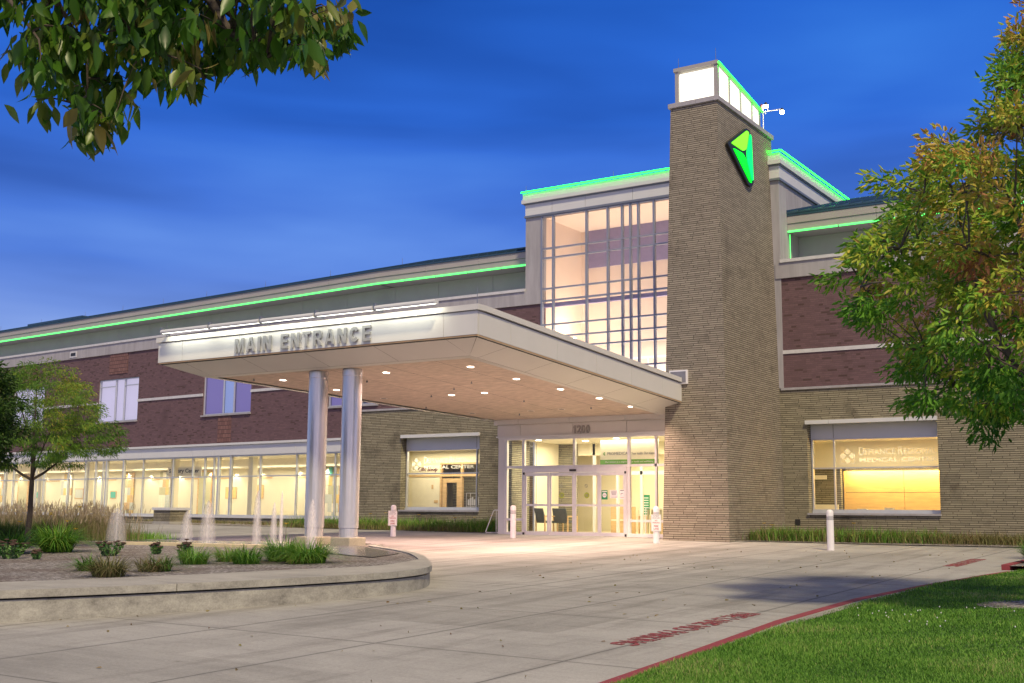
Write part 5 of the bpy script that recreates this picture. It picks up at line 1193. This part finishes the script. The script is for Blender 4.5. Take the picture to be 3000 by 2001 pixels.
def leaves_fine(P, D, ln, wd, tint, fold=.2, curl=.22):
    n = len(P); D = nrm(D); R = nrm(np.cross(D, rng.normal(size=(n, 3)))); U = np.cross(R, D); ln = ln[:, None]; wd = wd[:, None]; cu = curl*rng.uniform(-.4, 1.3, (n, 1))
    rows = []
    for t_, w_ in ((.0, .0), (.16, .55), (.38, 1.0), (.62, .82), (.84, .36), (1, 0)):
        c = P+D*ln*t_-U*ln*cu*t_**2; rows += [c, c-R*wd*.5*w_+U*wd*fold*w_, c+R*wd*.5*w_+U*wd*fold*w_]
    V = np.stack(rows, 1).reshape(-1, 3); i = np.arange(n)[:, None]*18; F = []
    for k in range(5): a, b = 3*k, 3*k+3; F += [i+np.array([a, b, b+1, a+1]), i+np.array([a, a+2, b+2, b])]
    return V, np.concatenate(F, 0), np.tile(tint, 10)
def leaves_geo(P, D, ln, wd, tint, fold=.25):
    """P base (n,3), D direction of the tip, each leaf two quads folded on the midrib"""
    n = len(P); D = nrm(D); R = nrm(np.cross(D, rng.normal(size=(n, 3)))); U = np.cross(R, D)
    ln = np.broadcast_to(ln, n)[:, None]; wd = np.broadcast_to(wd, n)[:, None]
    B = P; T = P+D*ln-U*ln*.12
    L1 = P+D*ln*.30-R*wd*.5+U*wd*fold; L2 = P+D*ln*.66-R*wd*.36+U*wd*fold-U*ln*.05; R1 = P+D*ln*.30+R*wd*.5+U*wd*fold; R2 = P+D*ln*.66+R*wd*.36+U*wd*fold-U*ln*.05
    V = np.stack([B, L1, L2, T, R2, R1], 1).reshape(-1, 3); i = np.arange(n)[:, None]*6
    F = np.concatenate([i+np.array([0, 3, 2, 1]), i+np.array([0, 5, 4, 3])], 0); return V, F, np.concatenate([tint, tint])
def blades_geo(P, A_, H, W_, lean, tint, seg=3, droop=.5):
    """P root (n,3), A_ azimuth, H length, lean 0..1 how far the tip travels outwards"""
    n = len(P); d = np.stack([np.cos(A_), np.sin(A_), np.zeros(n)], 1); s = np.stack([-np.sin(A_), np.cos(A_), np.zeros(n)], 1)
    H = np.broadcast_to(H, n)[:, None]; W_ = np.broadcast_to(W_, n)[:, None]; lean = np.broadcast_to(lean, n)[:, None]; rows = []
    for k in range(seg+1):
        t = k/seg; c = P+d*H*lean*t**1.6; c = c+np.array([0, 0, 1])*(H*(t-droop*lean*t**2.2)); w = W_*.5*(1-t**2*.92); rows += [c-s*w, c+s*w]
    V = np.stack(rows, 1).reshape(-1, 3); m_ = 2*(seg+1); i = np.arange(n)[:, None]*m_
    F = np.concatenate([i+np.array([2*k, 2*k+1, 2*k+3, 2*k+2]) for k in range(seg)], 0); return V, F, np.tile(tint, seg)
def clump(name, label, x, y, z, r, h, n, mat='lily_blade', width=.014, tlo=.1, thi=.9, lean=.7, flowers=(), group=None, seed=0, cat='plant'):
    g = np.random.default_rng(seed+11); a = g.uniform(0, 2*np.pi, n); q = r*.35*np.sqrt(g.uniform(0, 1, n))
    P = np.stack([q*np.cos(a), q*np.sin(a), np.zeros(n)], 1); az = a+g.normal(0, .5, n)
    V, F, T = blades_geo(P, az, h*g.uniform(.6, 1.15, n), width*g.uniform(.7, 1.3, n), lean*g.uniform(.3, 1.2, n), tlo+(thi-tlo)*g.uniform(0, 1, n)**1.2, 4, .72)
    t = thing(name, label, cat, (x, y, z), 0, group); mesh_np('leaves', V, F, T, mat, t)
    for i, (fx, fy, fz) in enumerate(flowers):
        mb = MB(); mb.tube([(fx*.3, fy*.3, .02), (fx*.8, fy*.8, fz*.7), (fx, fy, fz)], .005, 4); s_ = mb.build('flower_stem', 'bark_pale', t)
        mb = MB()
        for k in range(6):
            b = 2*math.pi*k/6; c_, s2 = math.cos(b), math.sin(b)
            mb.poly([(fx, fy, fz), (fx+.035*c_-.015*s2, fy+.035*s2+.015*c_, fz+.03), (fx+.06*c_, fy+.06*s2, fz+.025), (fx+.035*c_+.015*s2, fy+.035*s2-.015*c_, fz+.03)])
        mb.build('flower', 'petal_yellow', s_)
    return t
zi = lambda x, y: iz(x, y)-.03
# daylily and grass clumps on the island, placed as in the bed
C_ = [('daylily', 'large bright green daylily clump with yellow flowers near the young tree', 190, 1590, 27.5, .55, .75, 420, 'lily_blade', .02, .25, .85, [(-.35, .1, .72), (-.28, .05, .75), (.45, .1, .88), (.40, -.1, .60), (.5, .0, .45)]),
      ('daylily', 'green daylily clump at the left edge of the bed', 60, 1600, 26.5, .45, .6, 260, 'lily_blade', .018, .0, .7, [(-.1, .2, .6)]),
      ('daylily', 'small fresh green tuft left of the brownish grass clump', 285, 1638, 20.5, .3, .30, 150, 'lily_blade', .012, .0, .6, []),
      ('grass_clump', 'brownish dry grass clump nearest the planter wall on the left', 345, 1655, 19.0, .4, .38, 300, 'dry_blade', .011, .0, .9, []),
      ('grass_clump', 'half dry low grass clump in the middle of the mulch bed', 470, 1640, 20.3, .38, .30, 230, 'dry_blade', .010, .1, 1, []),
      ('daylily', 'green tuft growing out of the half dry clump mid bed', 500, 1638, 20.4, .25, .32, 90, 'lily_blade', .014, .0, .5, []),
      ('daylily', 'grassy green clump just behind a reddish flower stem', 590, 1625, 22.5, .4, .38, 230, 'lily_blade', .012, .2, .9, []),
      ('daylily', 'low sparse clump with yellowing blades in mid bed', 690, 1620, 23.4, .4, .36, 220, 'lily_blade', .011, .3, 1, []),
      ('daylily', 'loose green clump with bent blades before the fountain', 740, 1628, 22.6, .4, .40, 240, 'lily_blade', .012, .1, .8, []),
      ('daylily', 'dense tall green clump in front of the left column', 845, 1620, 23.6, .5, .52, 460, 'lily_blade', .013, .15, .8, [(-.05, .1, .62)]),
      ('daylily', 'broad green clump at the right end of the row of plants', 920, 1630, 22.9, .5, .50, 430, 'lily_blade', .013, .15, .85, []),
      ('daylily', 'low tuft tucked between the two tall green clumps', 885, 1640, 22.6, .3, .28, 150, 'lily_blade', .012, .2, 1, [])]
for i, (nm, lab, px, py, fwd, r, h, n, mat, wd, lo, hi, fl_) in enumerate(C_):
    p = at(fwd, (px-1500)/3446*fwd); clump(nm, lab, p.x, p.y, zi(p.x, p.y), r*1.75, h*1.35, int(n*1.5), mat, wd*1.1, lo, hi, 1.15, [(a*1.3, b*1.3, c*1.15) for a, b, c in fl_], None, i)
# dark brown litter at the foot of the dry clumps and sedums
def sedum(x, y, z, w_, h, label, seed):
    g = random.Random(seed); t = thing('sedum', label, 'plant', (x, y, z)); P = []; D = []; mb = MB(); hd = MB()
    for k in range(int(9+w_*30)):
        a = g.uniform(0, 6.28); r = w_*math.sqrt(g.random()); hh = h*g.uniform(.7, 1)*(1-.25*r/w_)
        e = (r*math.cos(a), r*math.sin(a), hh); mb.tube([(e[0]*.4, e[1]*.4, 0), e], .006, 4); hd.lathe((e[0], e[1]), ((.012, hh-.005), (.05, hh+.008), (.045, hh+.022), (.01, hh+.028)), 7)
        for j in range(16): f = g.random(); P.append((e[0]*(.4+.6*f), e[1]*(.4+.6*f), hh*f*.92)); D.append((g.gauss(0, 1), g.gauss(0, 1), .5))
    mb.build('stem', 'bark_pale', t); hd.build('flower_head', 'seed_brown', t); V, F, T = leaves_geo(np.array(P), np.array(D), .075, .045, rng.uniform(0, 1, len(P))); mesh_np('leaves', V, F, T, 'sedum_leaf', t)
for i, (px, fwd, w_, h, lab) in enumerate(((55, 24.5, .38, .42, 'broad sedum with brown flower heads at the far left of the bed'), (345, 25.5, .30, .36, 'sedum with brown heads in front of the leftmost fountain jet'), (478, 26.3, .12, .28, 'tiny lone sedum between the fountain jets'), (136, 24.2, .10, .20, 'small sedum sprig below the bright green daylily'), (560, 24.0, .13, .42, 'tall thin sedum sprig with an orange bud in mid bed'))):
    p = at(fwd, (px-1500)/3446*fwd); sedum(p.x, p.y, zi(p.x, p.y), w_, h, lab, i)
# ornamental reed grass behind the bed
def mass(name, label, pts, n, h, mat, width, lean, tlo=0, thi=1, jit=.5, seed=5, plume=0, loc_z=None):
    g = np.random.default_rng(seed); pts = np.array(pts, float); k = g.integers(0, len(pts)-1, n); u = g.uniform(0, 1, n)[:, None]
    P = pts[k]*(1-u)+pts[k+1]*u; P = P+np.concatenate([g.normal(0, jit, (n, 2)), np.zeros((n, 1))], 1)
    cl = np.sin(P[:, 0]*3.1+P[:, 1]*2.3)*np.sin(P[:, 0]*1.3-P[:, 1]*3.7)
    H = h*g.uniform(.55, 1.1, n)*(1+.16*cl); az = g.uniform(0, 2*np.pi, n)
    V, F, T = blades_geo(P, az, H, width*g.uniform(.7, 1.3, n), lean*g.uniform(.2, 1.2, n), np.clip(tlo+(thi-tlo)*g.uniform(0, 1, n)+.15*cl, 0, 1), 3)
    if plume:
        m_ = int(n*plume); Q = P[:m_]; hh = H[:m_]; top = Q+np.stack([np.cos(az[:m_])*hh*lean*.3, np.sin(az[:m_])*hh*lean*.3, hh*1.05], 1)
        D = np.stack([np.cos(az[:m_])*.25, np.sin(az[:m_])*.25, np.ones(m_)], 1)
        V2, F2, T2 = leaves_geo(top, D, h*.24, .022, g.uniform(.6, 1, m_)); V3, F3, T3 = blades_geo(Q, az[:m_], hh*1.15, .006, lean*.3, g.uniform(.4, .9, m_), 3, .1)
        F2 = F2+len(V); F3 = F3+len(V)+len(V2); V = np.concatenate([V, V2, V3]); F = np.concatenate([F, F2, F3]); T = np.concatenate([T, T2, T3])
    o = mesh_np(name, V, F, T, mat); tag(o, label, 'plants', kind='stuff'); return o
pr = [tuple(at(f, (px-1500)/3446*f, -.1)) for px, f in ((-160, 32), (-60, 33), (60, 34), (180, 34.5), (290, 35), (330, 35))]
mass('feather_reed_grass', 'tall tan plumed grasses growing behind the young tree', pr, 7000, .78, 'plume', .012, .35, .0, .6, .45, 5, .35)
pr = [tuple(at(f, (px-1500)/3446*f, -.1)) for px, f in ((-60, 31), (60, 31.5), (150, 31.8))]
mass('blue_shrub_mass', 'dark low shrubby grasses around the young tree trunk', pr, 3000, .62, 'dark_leaf', .014, .5, .0, .7, .4, 6)
pr = [tuple(at(f, (px-1500)/3446*f, -.1)) for px, f in ((380, 36), (470, 36))]
mass('low_grass', 'short green grass patch beside the leftmost fountain jet', pr, 900, .28, 'turf', .012, .6, .0, .8, .35, 7)
mass('daylily_bed', 'thick daylily border with a few yellow blooms along the gift shop wall', [(-34.5, 36.5, .1), (-31, 36.6, .08), (-28, 36.8, .06), (-25.5, 36.9, .05), (-24.4, 36.7, .05)], 8000, .62, 'lily_blade', .016, .95, .0, 1, .42, 8)
mass('dry_foliage', 'brownish blades under the daylilies along the gift shop wall', [(-34, 36.0, .1), (-30, 36.1, .08), (-25.5, 36.3, .05)], 4000, .36, 'dry_blade', .014, 1.0, .0, 1, .4, 18)
mass('daylily_bed', 'thick daylily border at the foot of the wall right of the tower', [(-14.3, 36.2, -.02), (-12, 36.6, -.02), (-9, 36.9, -.03), (-6, 37.2, -.03), (-3.5, 37.4, -.03)], 9500, .46, 'dry_blade', .015, .95, .0, 1, .5, 9)
mass('daylily_foliage', 'greener daylily blades standing among the dried ones right of the tower', [(-14.2, 36.2, -.02), (-12, 36.6, -.02), (-9, 36.9, -.03)], 4500, .52, 'lily_blade', .015, .9, .0, .8, .45, 19)
mass('dry_ground_cover', 'brown dried clumps in the border below the corridor window', [(-46, 38.6, .2), (-42, 38.2, .18), (-38, 37.9, .15), (-34, 37.5, .12)], 2200, .22, 'dry_blade', .012, .8, .0, 1, .4, 10)
for i, (x, y, z) in enumerate(((-30.4, 36.4, .62), (-29.7, 36.5, .66), (-27.9, 36.3, .60), (-26.2, 36.3, .5), (-25.3, 36.3, .52), (-24.6, 36.4, .6), (-13.9, 36.0, .45), (-13.6, 35.9, .40), (-11.1, 36.2, .48))):
    mb = MB()
    for k in range(6):
        b = 2*math.pi*k/6; c_, s2 = math.cos(b), math.sin(b); mb.poly([(0, 0, 0), (.04*c_-.02*s2, .04*s2+.02*c_, .03), (.07*c_, .07*s2, .02), (.04*c_+.02*s2, .04*s2-.02*c_, .03)])
    t = thing('daylily_bloom', ['leftmost yellow bloom above the gift shop border', 'second yellow bloom from the left above the gift shop border', 'yellow bloom just right of the bollard with the fire lane sign', 'yellow bloom below the right half of the gift shop window', 'yellow bloom near the white guard rail', 'yellow bloom closest to the white guard rail', 'left one of two yellow blooms beside the tower foot', 'right one of two yellow blooms beside the tower foot', 'lone yellow bloom below the wide window'][i], 'flower', (x, y, .05), 0, 'yellow daylily blooms in the wall borders'); f_ = mb.build('flower', 'petal_yellow', t); f_.location = (0, 0, z)
    mb = MB(); mb.tube([(0, .05, 0), (0, 0, z)], .006, 4); mb.build('stem', 'bark_pale', t)
# big tan grass at the right picture edge
clump('fountain_grass', 'tall tan fountain grass at the right end of the wall border', -4.35, 30.6, gz(-4.3, 30.6)+.1, .9, 1.75, 900, 'plume', .012, .1, 1, .42, (), None, 40)
clump('grass_clump', 'green arching grass clump at the kerb end on the right', -4.55, 27.6, gz(-4.5, 27.6)+.1, .6, .75, 420, 'lily_blade', .013, .0, .7, .8, (), None, 41)
clump('grass_clump', 'brown leaved clump behind the arching green grass', -4.0, 28.6, gz(-4, 28.6)+.1, .5, .5, 300, 'dry_blade', .013, .5, 1, .7, (), None, 42)
# lawn blades
def turf():
    g = np.random.default_rng(3); n = 420000
    y = 6.5+19.0*(g.uniform(0, 1, n)**1.9); y = np.minimum(y, 24.55)
    ky = np.array([kx(t) for t in np.linspace(2, 24.6, 200)]); k0 = np.interp(y, np.linspace(2, 24.6, 200), ky)+.22
    # only as far right as the photograph sees
    wmax = np.clip(1.0+ (y-6)*.62, 1.3, 9.5); x = k0+wmax*g.uniform(0, 1, n)
    keep = ~(((x+2.6)/1.0)**2+((y-17.3)/.8)**2 < .8+.4*np.sin(x*9)*np.sin(y*7)); x, y = x[keep], y[keep]; n = len(x)
    z = np.array(-.025*(35.27-y)-.007*(x+20)+.12+.035*np.maximum(0, x+5.3)+.02*np.sin(x*.9)*np.cos(y*.6))
    P = np.stack([x, y, z-.005], 1); cl = np.sin(x*2.1+np.sin(y*1.7)*1.3)*np.sin(y*1.9+np.sin(x*1.1)*1.2)
    V, F, T = blades_geo(P, g.uniform(0, 2*np.pi, n), (.050+.018*cl)*g.uniform(.6, 1.3, n), (.0045+.0005*(y-6))*g.uniform(.8, 1.2, n), g.uniform(.2, .9, n), np.clip(g.uniform(0, .85, n)+.22*cl+.16*np.sin(x*.7+2*np.sin(y*.5))*np.sin(y*.9)+(g.uniform(0, 1, n) > .96)*.4, 0, 1), 2)
    o = mesh_np('lawn_grass', V, F, T, 'turf'); tag(o, 'mown green lawn grass beside the red kerb', 'grass', kind='stuff')
turf()
mb = MB()
v = [(-2.6+1.05*math.cos(k*.4), 17.3+.85*math.sin(k*.4), lawn_z(-2.6+math.cos(k*.4), 17.3+.8*math.sin(k*.4))+.012) for k in range(16)]
mb.poly(v); tag(mb.build('mulch_ring', 'mulch'), kind='structure')
P = []; g = random.Random(8)
for k in range(34):
    x, y = g.choice([(-3.9, 15.4), (-3.2, 15.9), (-2.9, 14.2)]); x += g.gauss(0, .7); y += g.gauss(0, .5)
    if x > kx(y)+.4: P.append((x, y, lawn_z(x, y)+.055))
mb = MB()
for p in P: mb.lathe((p[0], p[1]), ((.003, p[2]-.01), (.008, p[2]), (.005, p[2]+.007)), 6)
tag(mb.build('clover_blooms', 'sign_white'), 'tiny white clover flowers scattered through the lawn', 'flowers', kind='stuff')
# fallen leaves on the drive
P, D = [], []
for k in range(130):
    x, y = g.uniform(-14, -6), g.uniform(7, 32)
    P.append((x, y, gz(x, y)+.012)); D.append((g.gauss(0, 1), g.gauss(0, 1), .05))
V, F, T = leaves_geo(np.array(P), np.array(D), np.array([g.uniform(.04, .08) for _ in P]), .03, np.array([g.uniform(.5, 1) for _ in P]), .15)
o = mesh_np('fallen_leaves', V, F, T, 'dry_blade'); tag(o, 'small dry leaves scattered over the concrete drive', 'leaf litter', kind='stuff')
# ------------------------------------------------------------------ trees
def curve(a, b, sag, n=6, g=random):
    a, b = Vector(a), Vector(b); o = Vector((g.gauss(0, 1), g.gauss(0, 1), 0))*.06*(b-a).length
    return [a.lerp(b, t)+o*math.sin(t*math.pi)+Vector((0, 0, sag*math.sin(t*math.pi))) for t in [i/(n-1) for i in range(n)]]
def tree(name, label, base, trunk_top, env, ncl, nleaf, ll, lw, mat, seed, trunk_r=.12, cl_r=.3, tintf=None, forks=None, droop=.4, bark='bark', flat=1.0, xy_bias=None, zmid=None):
    g = random.Random(seed); gn = np.random.default_rng(seed); base = Vector(base); t = thing(name, label, 'tree', base)
    L_ = lambda p: Vector(p)-base
    zs = [e[0] for e in env]; rs = [e[1] for e in env]; top = base+Vector((0, 0, zs[-1]))
    C = []
    while len(C) < ncl:
        z = g.uniform(zs[0], zs[-1]); r = np.interp(z, zs, rs); a = g.uniform(0, 6.283)
        if g.random() > (r/max(rs))**1.2: continue
        q = r*(g.random()**.42); a2 = 1+.07*math.sin(a*3+z*2.2)+.06*math.sin(a*7-z*3)
        p = Vector((q*a2*math.cos(a), q*a2*math.sin(a), z+.12*math.sin(a*5)))
        if xy_bias and g.random() > xy_bias(p): continue
        C.append(p)
    # limbs
    mb = MB(); tt = L_(trunk_top); trunk = [Vector((0, 0, -.2)), Vector((0, 0, .1)), tt*.5+Vector((.02, .01, 0)), tt]
    mb.tube(trunk, [trunk_r*1.35, trunk_r*1.1, trunk_r*.92, trunk_r*.8], 12); mb.build('trunk', bark, t, smooth=True)
    mb = MB(); lead = [tt, tt.lerp(Vector((0, 0, zs[-1]*.9)), .5)+Vector((.1, -.08, 0)), Vector((0, 0, zs[-1]*.93))]
    nodes_ = []
    F_ = forks or 9
    fr_ = []
    for k in range(F_):
        a = 2*math.pi*k/F_+g.uniform(-.3, .3); z = zs[0]+(zs[-1]-zs[0])*g.uniform(.25, .8); r = np.interp(z, zs, rs)*.55
        s_ = tt if g.random() < .65 or (forks and forks < 6) else tt.lerp(lead[1], g.random())
        e = Vector((r*math.cos(a), r*math.sin(a), z)); c = curve(s_, e, -.05*e.length if z > tt.z+.5 else .1, 6, g); mb.tube(c, [trunk_r*.55*(1-.75*i/5) for i in range(6)], 7); nodes_ += c[2:]
    mb.tube(lead, [trunk_r*.7, trunk_r*.4, trunk_r*.12], 8); nodes_ += lead[1:]
    for p in C:
        n_ = min(nodes_, key=lambda q: (q-p).length+.6*max(0, q.z-p.z)); c = curve(n_, p, .05, 4, g); mb.tube(c, [trunk_r*.12, trunk_r*.09, trunk_r*.06, trunk_r*.03], 4)
        if g.random() < .35: nodes_.append(c[2])
    mb.build('limbs', bark, t)
    Cn = np.array([tuple(p) for p in C]); k = gn.integers(0, len(Cn), nleaf); off = gn.normal(0, 1, (nleaf, 3)); off = nrm(off)*(cl_r*gn.uniform(0, 1, nleaf)**.5)[:, None]; off[:, 2] *= .65*flat
    # leaves sit on short sprays: group them
    P = Cn[k]+off; out = nrm(P-np.array([0, 0, zmid or (zs[0]+zs[-1])*.45])); D = out*.6+nrm(off)*.6+gn.normal(0, .45, (nleaf, 3)); D[:, 2] -= droop
    ct = (np.sin(Cn[:, 0]*2.3+Cn[:, 2]*1.9+seed)*np.sin(Cn[:, 1]*2.1-Cn[:, 2]*1.4+seed*2))[k]
    T = tintf(P, ct, gn) if tintf else np.clip(.35+.3*ct+gn.normal(0, .15, nleaf), 0, 1)
    V, F, TT = leaves_geo(P, D, ll*gn.uniform(.7, 1.2, nleaf), lw*gn.uniform(.8, 1.2, nleaf), T); mesh_np('crown', V, F, TT, mat, t)
    return t
# ash tree turning colour, right of the drive
def ash_t(P, ct, gn):
    s = .33+.30*ct+.22*np.clip((P[:, 2]-3.6)/3, -1, 1)+gn.normal(0, .10, len(P)); warm = .12*np.clip((P[:, 2]-4.6)/1.5, 0, 1)+np.exp(-(((P[:, 2]-4.2)/.9)**2+((P[:, 0]+1.0)/1.6)**2))*.34
    return np.clip(s+warm, 0, 1)
tree('ash_tree', 'big ash tree turning yellow and orange beside the lawn on the right', (-2.15, 17.72, -.35), (-2.15, 17.72, 1.75),
     [(2.2, 1.1), (2.6, 2.3), (3.2, 2.9), (4.2, 3.1), (5.0, 3.05), (5.6, 2.95), (6.1, 2.7), (6.5, 2.0), (6.9, 1.3), (7.5, .95), (8.0, .75), (8.8, .25)], 430, 37000, .13, .043, 'ash_leaf', 21, .14, .30, ash_t, bark='bark_pale',
     xy_bias=lambda p: 1 if (p.x*RT.x+p.y*RT.y) < .9 else .25)
# young honey locust on the island
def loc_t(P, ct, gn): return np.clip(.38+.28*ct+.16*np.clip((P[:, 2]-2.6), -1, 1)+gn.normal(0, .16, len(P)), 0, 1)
b = at(29.3, (103-1500)/3446*29.3, -.25)
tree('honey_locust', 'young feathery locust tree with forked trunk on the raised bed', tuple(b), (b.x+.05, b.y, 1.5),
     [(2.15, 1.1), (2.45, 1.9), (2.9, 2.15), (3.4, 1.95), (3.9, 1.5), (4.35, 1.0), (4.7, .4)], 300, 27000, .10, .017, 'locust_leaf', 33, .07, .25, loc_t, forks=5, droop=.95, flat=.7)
# darker tree cut by the left picture edge
b = at(24.5, -12.0, -.3)
tree('maple_tree', 'dark green dense tree cut off by the left edge of the picture', tuple(b), (b.x, b.y, 1.3),
     [(1.6, .9), (2.1, 1.45), (3.0, 1.75), (3.7, 1.5), (4.3, 1.05), (4.9, .3)], 240, 26000, .10, .036, 'dark_leaf', 44, .11, .26)
# branch overhanging from a tree left of the camera
def overhang():
    g = random.Random(9); gn = np.random.default_rng(9); base = Vector((-7.2, -3.4, -1.0)); t = thing('linden_tree', 'large tree whose leafy branch hangs into the upper left corner', 'tree', base)
    def pt(px, py, f):
        d = (Vector(_f)+Vector(_r2)*((px-1500)/3445.83)+Vector(_d2)*((py-1000.5)/3445.83)); return Vector((0, 0, CAMZ))+d*f-base
    crown_c = Vector((0.2, .4, 5.0)); mb = MB(); mb.tube([(0, 0, -.3), (.02, 0, 1), (.1, .1, 3.2), crown_c], [.24, .19, .17, .14], 14); mb.build('trunk', 'bark', t, smooth=True)
    mb = MB()
    main = [Vector((.08, .1, 3.6)), pt(-900, -1100, 5.0), pt(-200, -420, 5.8), pt(250, -150, 6.0), pt(600, -20, 6.2), pt(900, 40, 6.4)]
    mb.tube(main, [.10, .07, .045, .03, .018, .006], 8)
    arms = [[main[2], pt(60, -180, 5.9), pt(200, 60, 5.9), pt(255, 180, 5.9), pt(258, 330, 5.9)], [main[3], pt(400, -40, 6.1), pt(520, 120, 6.1), pt(600, 230, 6.2)], [main[4], pt(700, 60, 6.3), pt(860, 60, 6.4), pt(985, 60, 6.5)], [main[3], pt(330, -20, 5.7), pt(420, 150, 5.7)], [main[4], pt(680, 100, 6.0), pt(780, 170, 6.0)], [main[2], pt(-100, -200, 5.7), pt(40, 20, 5.6), pt(95, 90, 5.6)]]
    for a in arms: mb.tube(a, [.026, .018, .012, .007, .003][:len(a)], 6)
    # lower outline of the hanging foliage, left to right
    X_ = [-60, 10, 40, 85, 105, 130, 180, 200, 262, 300, 330, 380, 410, 470, 530, 600, 640, 690, 720, 790, 850, 880, 910, 975, 1000, 1040, 1075]
    Y_ = [90, 60, 130, 190, 330, 330, 380, 360, 430, 400, 395, 250, 280, 290, 290, 300, 320, 310, 270, 280, 270, 220, 200, 205, 190, 170, 60]
    tw = []; 
    while len(tw) < 400:
        px = g.uniform(-250, 1040); ymax = np.interp(px, X_, Y_)-5; py = g.uniform(-420, ymax)
        if px > 880 and py < 5 : continue
        if 10 < px < 70 and g.random() < .6: continue
        if px > 560 and py > np.interp(px, [560, 1040], [260, 120]): continue
        tw.append(pt(px, py, g.uniform(5.5, 6.9)))
    for k in range(120): # the rest of the crown, above the picture
        a = g.uniform(0, 6.28); r = 2.2*g.random()**.5; tw.append(crown_c+Vector((r*math.cos(a), r*math.sin(a), g.uniform(-.2, 2.8))))
    nodes_ = [p for a in arms+[main] for p in a]; extra = []
    for a in arms+[main]:
        for p, q in zip(a, a[1:]): extra += [p.lerp(q, .33), p.lerp(q, .66)]
    nodes_ += extra; P, D, T, Ls = [], [], [], []
    for i, e in enumerate(tw):
        n_ = min(nodes_, key=lambda q: (q-e).length); c = curve(n_, e, .03, 4, g)
        mb.tube(c, [.007, .006, .004, .002], 4)
        tt_ = g.gauss(.4, .2)
        m_ = 13 if i < 400 else 40
        for k in range(m_):
            s_ = g.random(); s0 = c[2].lerp(c[3], s_) if i < 400 else e+Vector((g.gauss(0, .4), g.gauss(0, .4), g.gauss(0, .25)))
            o_ = Vector((g.gauss(0, .05), g.gauss(0, .05), g.gauss(0, .03))); P.append(tuple(s0+o_)); D.append((g.gauss(0, .35), g.gauss(0, .35), -1+abs(g.gauss(0, .35)))); T.append(min(1, max(0, tt_+g.gauss(0, .15)))); Ls.append(g.uniform(.075, .165))
    mb.build('limbs', 'bark', t); Ls = np.array(Ls); V, F, TT = leaves_fine(np.array(P), np.array(D), Ls, Ls*.40*rng.uniform(.75, 1.15, len(Ls)), np.array(T), .14); mesh_np('foliage', V, F, TT, 'near_leaf', t)
overhang()
bpy.context.view_layer.update()
